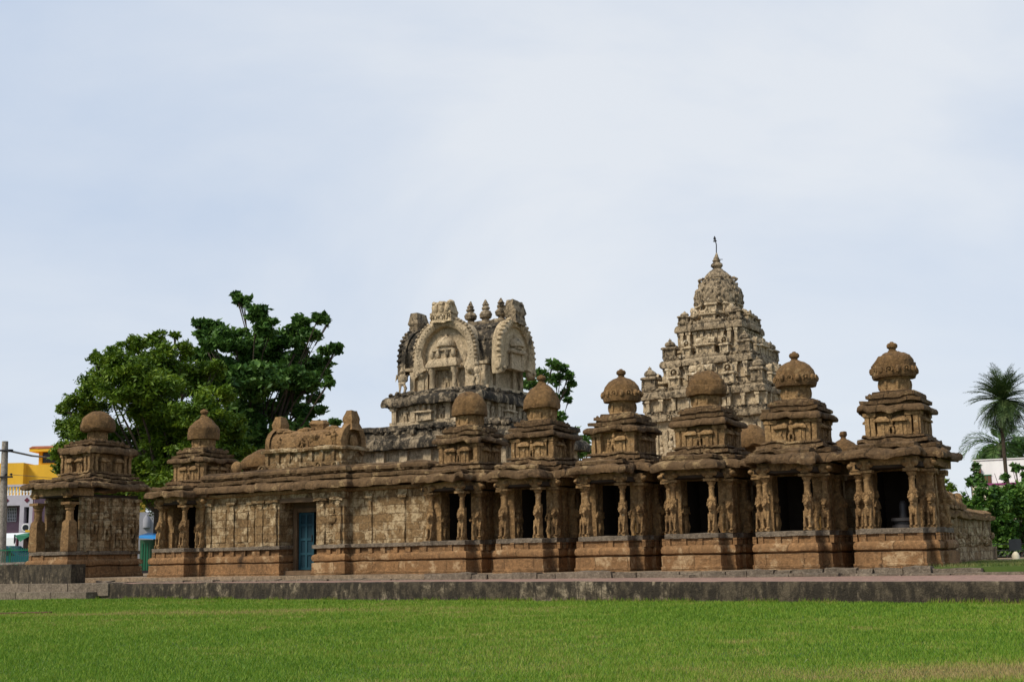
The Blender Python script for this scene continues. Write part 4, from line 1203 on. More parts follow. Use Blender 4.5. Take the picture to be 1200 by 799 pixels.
# ------------------------------------------------------------------ the tall pyramidal tower
def tower():
    tc_, lc = -6.68, 34.0
    root = empty('pyramidal_tower', row(tc_, lc), -TH)
    tag(root, 'tall pale stepped temple tower with octagonal dome and metal rod on top', 'tower')
    def sq(h): return [(-h, -h), (h, -h), (h, h), (-h, h)]
    def bay(h, k=0.14):
        c = h * 0.42; e = h * 0.72
        return [(-h, -h), (-e, -h), (-e, -h + k * 0.6), (-c, -h + k * 0.6), (-c, -h - k), (c, -h - k), (c, -h + k * 0.6), (e, -h + k * 0.6), (e, -h), (h, -h),
                (h, -e), (h - k * 0.6, -e), (h - k * 0.6, -c), (h + k, -c), (h + k, c), (h - k * 0.6, c), (h - k * 0.6, e), (h, e), (h, h),
                (e, h), (e, h - k * 0.6), (c, h - k * 0.6), (c, h + k), (-c, h + k), (-c, h - k * 0.6), (-e, h - k * 0.6), (-e, h), (-h, h),
                (-h, e), (-h + k * 0.6, e), (-h + k * 0.6, c), (-h - k, c), (-h - k, -c), (-h + k * 0.6, -c), (-h + k * 0.6, -e), (-h, -e)]
    rg = random.Random(31)
    b = MB(); b.stack(sq(2.95), [(0, 0.2), (0.8, 0.2), (0.82, 0), (6.95, 0)], 0.4)
    for a in range(4):
        e = MB()
        for x in np.arange(-2.6, 2.7, 0.52):
            e.box(x - 0.1, x + 0.1, -0.14, 0.05, 4.2, 6.5, 0.6)
            if rg.random() < 0.8: e.merge(figure_mb(rg.uniform(0.9, 1.3), rg.randint(0, 99)), T(x + 0.26, -0.05, 4.9 + rg.uniform(0, 0.3)))
        b.merge(e, rotz(a * math.pi / 2) @ T(0, -2.9, 0))
    b.build('wall', M_TOWER, root, 0.03, 3, 71)
    b = MB(); b.stack(bay(3.0), PLAN_KAPOTA(6.92, 0.36, 0.27), 0.12, True, True)
    b.stack(bay(3.0), [(7.26, 0.03), (7.28, 0.14), (7.4, 0.14), (7.42, 0.0), (7.5, -0.05)], 0.16)
    for a in range(4):
        e = MB()
        for x in np.linspace(-3.0, 3.0, 11): e.merge(kudu_mb(0.16, 0.14), T(x, -0.25, 7.12))
        for x in np.linspace(-3.0, 3.0, 21): e.blob((x, -0.13, 7.42), (0.08, 0.08, 0.09), 6, 4)
        b.merge(e, rotz(a * math.pi / 2) @ T(0, -3.0, 0))
    b.build('cornice', M_TOWERD, root, 0.03, 3.5, 73, chip=0.012, octaves=3)
    PAV = {}
    def pav(w, d, h, kind):
        k = (w, d, h, kind)
        if k not in PAV: PAV[k] = pavilion_mb(w, d, h, kind).build('miniature_shrine', M_TOWER if kind != 'dome' else M_TOWERD, None, 0.025, 5, len(PAV) * 3 + 80, octaves=2)
        return PAV[k]
    used = set()
    def storey(hw, z_wall0, z_c, cor_h, z_top, mini, seed):
        "wall, cornice, then a parapet of miniature shrines standing on it"
        tr = None
        b = MB(); b.stack(bay(hw), [(z_wall0, 0), (z_c + 0.05, 0)], 0.3)
        for a in range(4):
            e = MB()
            for x in np.linspace(-hw * 0.95, hw * 0.95, 9):
                e.box(x - 0.08, x + 0.08, -0.22, 0.08, z_wall0, z_c - 0.06, 0.4)
                e.box(x - 0.13, x + 0.13, -0.24, 0.05, z_c - 0.14, z_c - 0.02, 0.4)
            b.merge(e, rotz(a * math.pi / 2) @ T(0, -hw, 0))
        tr = b.build('storey', M_TOWER, root, 0.025, 4, seed)
        b = MB(); b.stack(bay(hw), PLAN_KAPOTA(z_c, cor_h, 0.27), 0.12, True, True)
        b.stack(bay(hw), [(z_c + cor_h - 0.01, 0.03), (z_c + cor_h + 0.02, 0.14), (z_c + cor_h + 0.13, 0.14), (z_c + cor_h + 0.15, 0.0)], 0.16)
        for a in range(4):
            e = MB()
            for x in np.linspace(-hw, hw, 9): e.merge(kudu_mb(0.16, 0.14), T(x, -0.25, z_c + cor_h * 0.5))
            for x in np.linspace(-hw, hw, 17): e.blob((x, -0.13, z_c + cor_h + 0.12), (0.08, 0.08, 0.09), 6, 4)
            b.merge(e, rotz(a * math.pi / 2) @ T(0, -hw, 0))
        b.build('cornice', M_TOWERD, tr, 0.03, 3.5, seed + 1, chip=0.012, octaves=3)
        zt = z_c + cor_h + 0.12
        h = z_top - zt
        for a in range(4):
            for q, kind, w in mini:
                if abs(q) > 0.9 and q > 0: continue          # a corner belongs to one side only
                src = pav(w, 0.62, h * (1.0 if kind != 'arch' else 0.86), kind)
                dep = -hw - 0.16
                M = rotz(a * math.pi / 2) @ T(q * hw, dep, zt)
                if src.name not in used:
                    used.add(src.name); o = src; o.parent = tr; o.matrix_local = M
                else: copy_part(src, tr, M)
        return tr
    storey(3.06, 7.45, 8.05, 0.42, 9.85, [(-0.93, 'dome', 0.78), (-0.47, 'arch', 0.62), (0.0, 'vault', 1.25), (0.47, 'arch', 0.62)], 90)
    b = MB(); b.stack(sq(2.15), [(8.4, 0), (9.4, 0)], 0.5); b.build('core', M_TOWER, root, 0.02, 3, 94)
    storey(2.2, 9.0, 9.75, 0.40, 11.35, [(-0.92, 'dome', 0.70), (-0.46, 'arch', 0.48), (0.0, 'vault', 1.0), (0.46, 'arch', 0.48)], 95)
    b = MB(); b.stack(sq(1.6), [(10.2, 0), (11.0, 0)], 0.5); b.build('core', M_TOWER, root, 0.02, 3, 98)
    storey(1.56, 10.9, 11.62, 0.40, 12.85, [(-0.9, 'dome', 0.56), (0.0, 'vault', 0.8)], 100)
    # neck with niches, dome and finial
    b = MB(); b.lathe([(12.0, 1.15), (12.55, 1.15), (12.56, 1.28), (12.7, 1.28), (12.72, 1.0), (13.45, 1.0)], 8, rot=math.pi / 8)
    for k in range(8):
        a = k * math.pi / 4
        b.merge(pavilion_mb(0.6, 0.4, 1.0, 'flat'), rotz(a) @ T(0, -1.2, 12.62))
        b.box(-0.01, 0.01, -0.01, 0.01, 12.6, 12.7)
    for k in range(4):
        a = math.pi / 4 + k * math.pi / 2
        b.blob((1.35 * math.cos(a), 1.35 * math.sin(a), 12.62), (0.3, 0.3, 0.3), 10, 6)
        b.blob((1.5 * math.cos(a), 1.5 * math.sin(a), 12.82), (0.16, 0.16, 0.2), 8, 6)
    b.build('neck', M_TOWER, root, 0.025, 4, 104)
    b = MB()
    pr = [(13.1, 1.05), (13.12, 1.22), (13.35, 1.27), (13.65, 1.25), (13.95, 1.16), (14.3, 0.98), (14.6, 0.79), (14.85, 0.60), (15.03, 0.42), (15.12, 0.3)]
    b.lathe(pr, 40, lobes=8, lobe=0.025)
    dm = None
    for k in range(8):
        a = k * math.pi / 4
        b.merge(kudu_mb(0.36, 0.3), rotz(a) @ T(0, -1.25, 13.55))
        b.merge(kudu_mb(0.17, 0.2), rotz(a + math.pi / 8) @ T(0, -1.15, 13.95))
        for q in range(5):
            z = 13.3 + q * 0.33; r = np.interp(z, [p[0] for p in pr], [p[1] for p in pr])
            b.blob((r * math.cos(a + math.pi / 8), r * math.sin(a + math.pi / 8), z), (0.09, 0.09, 0.12), 6, 4)
    for k in range(24):
        a = k * math.pi / 12
        b.blob((0.98 * math.cos(a), 0.98 * math.sin(a), 14.55), (0.09, 0.09, 0.06), 6, 4)
    dm = b.build('dome', M_TOWERD, root, 0.03, 4, 105, octaves=3)
    b = MB(); z = 15.08
    b.lathe([(z, 0.32), (z + 0.06, 0.3), (z + 0.1, 0.2), (z + 0.16, 0.24), (z + 0.26, 0.32), (z + 0.36, 0.3), (z + 0.44, 0.2), (z + 0.48, 0.14), (z + 0.5, 0.2), (z + 0.56, 0.22), (z + 0.6, 0.15), (z + 0.68, 0.16), (z + 0.74, 0.12), (z + 0.9, 0.06), (z + 0.98, 0.03)], 16)
    b.build('finial', M_TOWERD, dm, 0.012, 5, 106)
    b = MB(); b.tube([(0, 0, 15.9), (0.03, 0, 16.5), (-0.05, 0, 16.95)], 0.028, 6)
    b.blob((-0.04, 0, 16.72), (0.11, 0.05, 0.05), 8, 5); b.lathe([(16.78, 0.02), (16.82, 0.08), (16.9, 0.06), (17.0, 0.01)], 8, (-0.05, 0))
    b.tube([(0, 0, 15.7), (0.34, 0, 15.66)], 0.02, 5)
    b.build('lightning_rod', M_IRON, dm)
tower()

# ------------------------------------------------------------------ enclosure walls and cells behind the row
def long_wall(name, label, p0, p1, z1, seed, mat, rubble=False):
    L = math.hypot(p1[0] - p0[0], p1[1] - p0[1])
    a = math.atan2(p1[1] - p0[1], p1[0] - p0[0])
    root = empty(name, row(p0[0], p0[1]), -TH + a)
    tag(root, label, 'wall')
    b = MB(); b.stack([(0, 0), (L, 0), (L, 0.5), (0, 0.5)], [(-0.1, 0.1), (0.35, 0.1), (0.37, 0), (z1 - 0.3, 0)], 0.25)
    if rubble:
        q_ = random.Random(seed)
        for k in range(190):
            x = q_.uniform(0, L); z = q_.uniform(0.0, 0.72)
            b.blob((x, 0.5, z), (q_.uniform(0.08, 0.2), 0.1, q_.uniform(0.06, 0.13)), 7, 5)
            b.blob((x, 0.0, z), (q_.uniform(0.08, 0.2), 0.1, q_.uniform(0.06, 0.13)), 7, 5)
        for y in (-0.01, 0.49):
            for x in np.arange(0.3, L, 0.55): b.box(x - 0.2, x + 0.2, y, y + 0.04, 0.76, z1 - 0.34, 0.2)
    else:
        for x in np.arange(0.4, L, 0.85): b.box(x - 0.09, x + 0.09, -0.08, 0.02, 0.36, z1 - 0.34, 0.3)
    b.build('wall_face', mat, root, 0.03, 2.5, seed)
    b = MB(); b.stack([(0, 0), (L, 0), (L, 0.5), (0, 0.5)], [(z1 - 0.32, 0.0), (z1 - 0.3, 0.1), (z1 - 0.2, 0.12), (z1 - 0.18, 0.03), (z1 - 0.1, 0.05), (z1, -0.1)], 0.14, True, True)
    b.build('coping', M_SAND, root, 0.03, 2.5, seed + 1, chip=0.02)
    return root
long_wall('enclosure_wall', 'low carved enclosure wall glimpsed through the gaps behind the free shrines', (-2.3, 2.75), (9.0, 2.75), 2.35, 61, M_WALL)
long_wall('enclosure_wall', 'rubble enclosure wall running back behind the rightmost shrine, statues on top', (9.2, 3.0), (9.2, 13.5), 1.45, 64, M_WALL, True)
rg = random.Random(6)
for k, (ly, h) in enumerate(((5.9, 0.62), (6.9, 0.55), (7.9, 0.42), (8.9, 0.34))):
    e = empty('stone_statue', row(9.0, ly, 1.42), -TH + math.pi / 2)
    b = MB()
    b.blob((0, 0, h * 0.4), (0.42, 0.24, h * 0.5), 12, 8); b.blob((0.34, 0, h * 0.72), (0.17, 0.15, 0.16), 10, 6)
    b.blob((-0.36, 0, h * 0.3), (0.2, 0.22, h * 0.36), 10, 6); b.blob((0.28, -0.16, 0.08), (0.2, 0.09, 0.08), 8, 5)
    b.blob((0.05, 0.02, h * 0.82), (0.15, 0.13, 0.12), 8, 5)
    b.box(-0.5, 0.5, -0.27, 0.27, -0.02, 0.07, 0.2)
    o = b.build('bull_carving', M_SAND, e, 0.04, 4, 120 + k, octaves=3)
    tag(e, ('eroded stone bull on the right side wall, nearest the rightmost shrine', 'eroded stone bull on the right side wall, second from the shrine',
            'low eroded stone bull on the right side wall, third from the shrine', 'lowest worn stone bull on the right side wall, beside the bush')[k], 'statue', 'stone bulls on the side wall')

def cell(t, ly, r, ztop, label, finial, seed):
    root = empty('rear_cell', row(t, ly), -TH)
    tag(root, label, 'shrine', 'domed cells behind the front row')
    zr = ztop - r * (1.55 if finial else 1.15)
    b = MB(); b.stack([(-r * 1.5, -r * 1.2), (r * 1.5, -r * 1.2), (r * 1.5, r * 1.2), (-r * 1.5, r * 1.2)], [(-0.05, 0.1), (0.4, 0.1), (0.42, 0), (zr - 0.7, 0), (zr - 0.68, 0.2), (zr - 0.5, 0.22), (zr - 0.4, -0.1), (zr - 0.36, -r * 0.4)], 0.2)
    b.build('wall', M_WALL, root, 0.02, 3, seed)
    b = MB(); b.lathe([(zr - 0.4, r * 0.75), (zr - 0.02, r * 0.72), (zr, r * 0.98), (zr + r * 0.15, r * 1.03), (zr + r * 0.5, r * 0.93), (zr + r * 0.85, r * 0.62), (zr + r * 1.05, r * 0.3), (zr + r * 1.12, r * 0.12)], 28, lobes=8, lobe=0.015)
    d = b.build('dome', M_DOME, root, 0.025, 3, seed + 1, octaves=3)
    if finial:
        z = zr + r * 1.08
        b = MB(); b.lathe([(z, 0.1), (z + 0.06, 0.06), (z + 0.12, 0.1), (z + 0.2, 0.09), (z + r * 0.47, 0.03)], 10); b.build('finial', M_DOME, d, 0.008, 5, seed + 2)
cell(4.95, 4.0, 0.52, 3.66, 'brown dome half hidden behind the flat domed shrine, seen left of the carved dome shrine', False, 130)
cell(7.33, 4.0, 0.42, 3.31, 'small brown dome with knob showing between the two rightmost shrines', True, 133)
cell(-10.25, 2.2, 0.5, 3.83, 'rounded brown dome peeping over the wall left of the small barrel roof', False, 136)
cell(-11.45, 3.1, 0.42, 3.78, 'grey broken cone of a dome over the wall, right of the cone domed shrine', False, 139)
b = MB(); b.blob((0, 0, 0.18), (0.16, 0.16, 0.2), 12, 8); b.lathe([(-0.1, 0.14), (0.06, 0.1)], 10)
o = b.build('round_stone', M_SAND, None, 0.02, 4, 9); row_obj(o, -9.95, 0.7, 2.95)
tag(o, 'small round stone knob lying on the wall coping beside the cone domed shrine', 'stone')

# ------------------------------------------------------------------ left end: parapet block and steps
kd = math.atan(-0.095)
def kerb_frame(t, off=0.0): return row(t, kerb_ly(t) + off), -TH + kd
b = MB(); b.box(-9.0, 0.0, 0.12, 0.62, -0.17, 0.41, 0.25)
o = b.build('low_wall', M_KERB, None, 0.018, 2.5, 140)
o.location, o.rotation_euler.z = kerb_frame(-14.25)[0], -TH + kd
tag(o, 'low stained parapet wall in front of the large plain shrine at left', 'wall')
st = empty('stone_steps', *kerb_frame(-12.75))
tag(st, 'two grey granite steps on the lawn edge at the far left', 'steps')
b = MB()
for k in range(6): b.box(-1.7 * (k + 1) + 0.02, -1.7 * k - 0.01, -0.42, 0.1, -0.6, -0.385, 0.3)
b.build('lower_step', M_GRAN, st, 0.01, 3, 142)
b = MB()
for k in range(5): b.box(-1.9 * (k + 1) + 0.5 + 0.02, -1.9 * k + 0.5 - 0.02, -0.05, 0.45, -0.5, -0.150 - 0.004 * (k % 2), 0.3)
b.build('upper_step', M_GRAN, st, 0.01, 3, 143)
pk = at(60, 714.5, 26.3); pk.z = 0
b = MB(); b.box(-4.0, 0.0, -0.04, 0.04, -0.02, 0.045, 0.2)
o = b.build('edging_strip', plain('brown_timber', (0.17, 0.095, 0.05), 0.9, 0.4), None, 0.01, 3, 144)
o.location = pk; o.rotation_euler.z = 0.02
tag(o, 'long brown timber strip lying in the lawn at the left', 'edging')

# ------------------------------------------------------------------ vegetation
def leaves(centres, radii, n_per, size, rng, flat=0.8, aspect=0.42, up=0.35, gap=0.35, gseed=1, gfreq=0.9):
    "leaves gathered in many small sprays round each branch end"
    out = []
    for c, r in zip(centres, radii):
        c = np.array(c)
        m = max(5, int(16 + 10 * r))
        d = rng.normal(size=(m, 3)); d /= np.linalg.norm(d, axis=1)[:, None]
        sc_ = c + d * (r * (0.45 + 0.62 * rng.random(m) ** 0.6))[:, None] * np.array([1, 1, flat])
        sr = r * (0.22 + 0.2 * rng.random(m))
        k = max(10, int(n_per * r * r / m))
        q = rng.normal(size=(m, k, 3)) * 0.55
        q[..., 2] *= 0.6
        p = (sc_[:, None, :] + q * sr[:, None, None]).reshape(-1, 3)
        nf = int(n_per * r * r * 0.25)
        d2 = rng.normal(size=(nf, 3)); d2 /= np.linalg.norm(d2, axis=1)[:, None]
        p2 = c + d2 * (r * 0.75 * rng.random(nf) ** 0.5)[:, None]
        p = np.concatenate([p, p2])
        keep = vnoise(p * gfreq, gseed) + 0.5 * vnoise(p * gfreq * 2.4, gseed + 1) > -gap - 0.15
        out.append(p[keep])
    p = np.concatenate(out); n = len(p)
    nrm = rng.normal(size=(n, 3)); nrm[:, 2] = np.abs(nrm[:, 2]) + up
    nrm /= np.linalg.norm(nrm, axis=1)[:, None]
    a = rng.normal(size=(n, 3)); a[:, 2] -= 0.5
    u = np.cross(nrm, a); u /= np.linalg.norm(u, axis=1)[:, None]
    v = np.cross(nrm, u)
    s = size * (0.45 + 1.15 * rng.random(n) ** 1.4)[:, None]
    return np.stack([p - u * s, p - v * s * aspect, p + u * s, p + v * s * aspect], 1)

def tree(name, label, base, fork_h, clumps, tr, mat, n_per, size, seed, flat=0.8, aspect=0.42, gap=0.35, lean=(0, 0), group=None, gfreq=0.9):
    rng = np.random.default_rng(seed); rr = random.Random(seed)
    base = Vector(base)
    root = empty(name, base)
    tag(root, label, 'tree', group)
    C_ = [Vector(c) - base for c, r in clumps]; Rr = [r for c, r in clumps]
    b = MB()
    fk = Vector((lean[0], lean[1], fork_h))
    b.tube([(0, 0, -0.1), fk * 0.3 + Vector((0.1, 0, 0)), fk * 0.7, fk], [tr * 1.25, tr * 0.95, tr * 0.85, tr * 0.8], 10)
    mid = sum(C_, Vector()) / len(C_)
    for c, r in zip(C_, Rr):
        q = fk.lerp(c, 0.5) + Vector((rr.uniform(-.5, .5), rr.uniform(-.5, .5), rr.uniform(0.0, 0.7)))
        b.tube([fk - Vector((0, 0, 0.4)), fk.lerp(q, 0.55), q, c + Vector((0, 0, r * 0.3))], [tr * 0.36, tr * 0.22, tr * 0.11, 0.015], 6)
        for k in range(4):
            d = Vector((rr.gauss(0, 1), rr.gauss(0, 1), rr.gauss(0.3, 0.7))).normalized() * r * 0.85
            b.tube([q.lerp(c, 0.6), c + d * 0.5, c + d], [tr * 0.06, 0.02, 0.008], 5)
    b.build('trunk', M_BARK, root, 0.03, 2, seed)
    quads('crown', leaves([tuple(c) for c in C_], Rr, n_per, size, rng, flat, aspect, 0.35, gap, seed, gfreq), mat, root)
    return root

def px_clumps(lst, Y, spread, seed):
    rr = random.Random(seed); out = []
    for x, y, r in lst:
        YY = Y + rr.uniform(-spread, spread)
        out.append((at(x, y, YY), r * YY / F))
    return out

L_NEEM = leaf_mat('neem_leaves', [(0.03, 0.065, 0.006), (0.065, 0.125, 0.009), (0.115, 0.19, 0.012), (0.18, 0.25, 0.018)])
L_DARK = leaf_mat('broad_leaves', [(0.022, 0.06, 0.010), (0.042, 0.105, 0.017), (0.075, 0.155, 0.026), (0.12, 0.22, 0.04)])
L_BUSH = leaf_mat('bush_leaves', [(0.016, 0.05, 0.008), (0.036, 0.10, 0.013), (0.068, 0.15, 0.018), (0.12, 0.21, 0.025)])
neem = [(95, 470, 20), (84, 500, 18), (74, 478, 9), (78, 530, 15), (70, 548, 9), (120, 448, 22), (112, 497, 30), (105, 540, 26), (112, 418, 9), (138, 420, 20), (158, 403, 15), (184, 397, 11), (206, 392, 6), (150, 450, 32), (190, 425, 26),
        (214, 410, 12), (180, 468, 40), (222, 446, 28), (250, 432, 16), (264, 462, 13), (242, 488, 34), (200, 510, 40), (150, 530, 40), (256, 520, 26), (276, 500, 14), (282, 528, 14), (236, 545, 35), (118, 565, 30), (180, 565, 40), (270, 560, 24)]
ng = at(190, 600, 54); ng.z = 0
tree('neem_tree', 'bright green fine-leaved tree, left one of the two behind the temple wall', ng, 3.4, px_clumps(neem, 54, 2.2, 1), 0.42, L_NEEM, 4400, 0.10, 11, 0.85, 0.36, 0.62, group='trees behind the temple')
broad = [(284, 352, 9), (276, 346, 5), (300, 366, 13), (314, 384, 15), (246, 384, 13), (230, 379, 6), (236, 392, 7), (270, 398, 20), (300, 408, 24), (330, 398, 16), (352, 382, 15), (374, 373, 9), (385, 376, 6), (366, 392, 11), (394, 408, 8), (380, 412, 9), (376, 425, 12), (350, 418, 16),
         (330, 440, 24), (364, 448, 15), (386, 447, 7), (300, 448, 30), (268, 440, 26), (345, 457, 14), (285, 490, 26), (318, 480, 16), (356, 485, 12), (374, 480, 7), (300, 512, 22), (330, 500, 12), (350, 500, 11), (392, 494, 7), (378, 498, 6), (270, 520, 26), (300, 545, 26), (345, 438, 13), (362, 428, 13), (378, 438, 8), (340, 470, 16), (370, 466, 9), (320, 425, 18), (285, 415, 16), (350, 402, 10), (236, 418, 16), (252, 428, 18), (245, 402, 10)]
bg_ = at(309, 600, 60); bg_.z = 0
tree('broadleaf_tree', 'dark green tree with open outline, right one of the two behind the temple wall', bg_, 5.4, px_clumps(broad, 60, 2.4, 2), 0.40, L_DARK, 2400, 0.15, 12, 0.72, 0.5, 0.55, group='trees behind the temple')
far = [(647, 427, 8), (660, 431, 7), (667, 440, 6), (669, 450, 5), (652, 444, 10), (634, 440, 10), (622, 450, 10), (662, 460, 6), (640, 460, 10), (616, 438, 5), (654, 430, 5), (666, 468, 4), (650, 465, 6)]
fb = at(640, 600, 84); fb.z = 0
tree('broadleaf_tree', 'distant leafy tree top showing right of the barrel roofed sanctuary', fb, 8.0, px_clumps(far, 84, 1.5, 3), 0.35, L_DARK, 900, 0.17, 13, 0.75, 0.45, 0.25, group='trees behind the temple')
far2 = [(672, 505, 7), (684, 515, 8), (678, 530, 8), (664, 520, 9), (690, 527, 6), (650, 510, 9), (655, 490, 8)]
fb = at(672, 600, 80); fb.z = 0
tree('broadleaf_tree', 'low distant tree glimpsed between two shrine domes, under the larger tree top', fb, 3.6, px_clumps(far2, 80, 1.0, 4), 0.25, L_DARK, 600, 0.2, 14, 0.8, 0.45, 0.4, group='trees behind the temple')

def palm(name, label, base, top, n_fr, Lf, seed, droop, mat, tr=0.2, lw=0.03, group='palm trees', leaflets=46, ll=0.45):
    rr = random.Random(seed); rng = np.random.default_rng(seed)
    base = Vector(base); root = empty(name, base); tag(root, label, 'palm tree', group)
    top = Vector(top) - base
    b = MB()
    n = 14
    b.tube([top * (k / n) + Vector((0.12 * math.sin(k * 0.4), 0, 0)) for k in range(n + 1)], [tr * (1.2 - 0.35 * k / n) * (1 + 0.06 * (k % 2)) for k in range(n + 1)], 10)
    b.build('trunk', M_BARK, root, 0.02, 3, seed)
    top = top + Vector((0.12 * math.sin(n * 0.4), 0, 0))
    Q = []; rb = MB()
    for f in range(n_fr):
        az = f * 2.39996 + rr.uniform(-.2, .2)
        el0 = R(rr.uniform(88, -72) if droop < 1.2 else rr.uniform(75, -25))
        h = Vector((math.cos(az), math.sin(az), 0))
        L = Lf * rr.uniform(0.85, 1.08)
        p = Vector(top); el = el0; pts = [p.copy()]
        N = leaflets; ds = L / N
        for k in range(N):
            el -= droop * (ds / L) * (0.35 + 1.3 * k / N) * math.cos(el * 0.6)
            d = (h * math.cos(el) + Vector((0, 0, math.sin(el)))).normalized()
            p = p + d * ds; pts.append(p.copy())
            if k > 5:
                side = d.cross(Vector((0, 0, 1)))
                if side.length < 1e-3: side = Vector((-h.y, h.x, 0))
                side.normalize(); upv = side.cross(d)
                w = ll * math.sin(math.pi * min(1, 0.18 + 0.8 * k / N)) ** 0.7
                for s in (-1, 1):
                    dirv = (side * s * 0.85 + d * 0.6 + upv * rr.uniform(-0.1, 0.45) - Vector((0, 0, 0.18))).normalized()
                    tip = p + dirv * w
                    wd = d * lw
                    Q.append([p - wd, p + dirv * w * 0.45 - wd * 0.9, tip, p + dirv * w * 0.45 + wd * 0.9])
        rb.tube(pts[::6], [0.035 - 0.028 * q / len(pts[::6]) for q in range(len(pts[::6]))], 5)
    rb.build('frond_stalks', mat, root)
    quads('fronds', np.array([[tuple(v) for v in q] for q in Q]), mat, root)
L_PALM = leaf_mat('date_palm_leaves', [(0.02, 0.042, 0.012), (0.036, 0.068, 0.018), (0.058, 0.095, 0.026), (0.085, 0.115, 0.032)], trans=0.12)
L_COCO = leaf_mat('coconut_leaves', [(0.02, 0.05, 0.012), (0.04, 0.085, 0.02), (0.07, 0.125, 0.03), (0.1, 0.16, 0.04)], trans=0.2)
pb = at(1180, 640, 58); pb.z = 0
palm('date_palm', 'tall date palm with full round head of stiff grey-green fronds at right', pb, at(1177, 469, 58), 125, 1.75, 21, 0.9, L_PALM, 0.085, 0.016, ll=0.38, leaflets=40)
pb = at(1178, 640, 82); pb.z = 0
palm('coconut_palm', 'coconut palm with drooping fronds low behind the date palm', pb, at(1173, 520, 82), 26, 3.2, 22, 1.9, L_COCO, 0.2, 0.04, ll=0.7)
cl = [(1160, 528, 9), (1172, 532, 10), (1188, 528, 12), (1198, 520, 12), (1152, 535, 6), (1205, 530, 14)]
fb = at(1185, 640, 90); fb.z = 0
tree('broadleaf_tree', 'distant rounded tree behind the white house at right', fb, 4.5, px_clumps(cl, 90, 1, 5), 0.3, L_DARK, 420, 0.2, 15, 0.8, 0.45, 0.5, group='trees on the right')
cl = [(1143, 547, 5), (1146, 558, 5), (1140, 563, 6), (1150, 565, 5), (1138, 566, 4)]
fb = at(1144, 640, 64); fb.z = 0
tree('young_tree', 'thin dark tree against the sky beside the corner of the white house', fb, 3.0, px_clumps(cl, 64, 0.5, 6), 0.1, L_DARK, 900, 0.13, 16, 0.9, 0.45, 0.3, group='trees on the right')
cl = [(1108, 566, 6), (1114, 571, 6), (1104, 573, 6)]
fb = at(1110, 640, 70); fb.z = 0
tree('young_tree', 'pale wispy tree top just above the stone bulls on the side wall', fb, 3.2, px_clumps(cl, 70, 0.5, 7), 0.1, L_NEEM, 500, 0.14, 17, 0.9, 0.35, 0.2, group='trees on the right')

def bush(label, lst, Y, spread, mat, n_per, size, seed):
    rng = np.random.default_rng(seed); rr = random.Random(seed)
    cl = px_clumps(lst, Y, spread, seed)
    base = sum((c for c, r in cl), Vector()) / len(cl); base.z = 0.4
    root = empty('shrub', base); tag(root, label, 'shrub', 'shrubs at the right edge')
    C_ = [c - base for c, r in cl]
    b = MB()
    for c in C_:
        for k in range(2):
            b.tube([(rr.uniform(-.2, .2), rr.uniform(-.2, .2), -0.1), c * 0.5 + Vector((rr.uniform(-.2, .2), 0, -0.1)), c + Vector((rr.uniform(-.3, .3), rr.uniform(-.3, .3), 0.2))], [0.04, 0.025, 0.008], 5)
    b.build('stems', M_BARK, root)
    quads('foliage', leaves([tuple(c) for c in C_], [r for c, r in cl], n_per, size, rng, 0.95, 0.5, 0.3, 0.45, seed, 1.6), mat, root)
bush('tall loose dark green shrub next to the end of the side wall', [(1140, 600, 16), (1150, 585, 14), (1155, 620, 18), (1140, 632, 14), (1160, 645, 14), (1148, 648, 12), (1168, 600, 16), (1132, 590, 8), (1150, 570, 6), (1126, 582, 6), (1165, 575, 8), (1170, 630, 16), (1128, 600, 9), (1124, 592, 6), (1136, 612, 12), (1174, 585, 12), (1176, 612, 14), (1180, 640, 14)], 44, 0.6, L_BUSH, 5200, 0.075, 31)
bush('brighter green shrub cut by the right picture edge', [(1190, 590, 16), (1198, 570, 12), (1185, 575, 8), (1200, 610, 18), (1188, 620, 14), (1192, 640, 12), (1210, 590, 20), (1205, 640, 14), (1180, 605, 10), (1196, 552, 7), (1178, 560, 5), (1190, 548, 5)], 46, 0.7, L_BUSH, 4600, 0.085, 32)

# grass tufts on the verge at right
rng = np.random.default_rng(9)
n = 26000
tt = 10.0 + 7 * rng.random(n); ll_ = -0.75 - 0.05 * (tt - 10) + 7 * rng.random(n)
keep = ll_ > -0.28 - 0.045 * (tt - 9.95)
tt, ll_ = tt[keep], ll_[keep]; n = len(tt)
X = tt * CT + ll_ * ST; Y = D0 - tt * ST + ll_ * CT; Zg = np.full(n, ZB - 0.02)
h = 0.03 + 0.06 * rng.random(n); a = rng.random(n) * 6.28; w = 0.008
V = np.stack([np.stack([X - np.cos(a) * w, Y - np.sin(a) * w, Zg], 1), np.stack([X + np.cos(a) * w, Y + np.sin(a) * w, Zg], 1), np.stack([X + (rng.random(n) - .5) * 0.06, Y + (rng.random(n) - .5) * 0.06, Zg + h], 1)], 1)
L_VERGE = leaf_mat('verge_grass', [(0.05, 0.09, 0.015), (0.09, 0.14, 0.025), (0.16, 0.17, 0.05), (0.22, 0.19, 0.08)])
o = quads('verge_grass', V, L_VERGE, None, 3)
tag(o, 'rough grass beyond the right end of the paving', 'grass', kind='stuff')

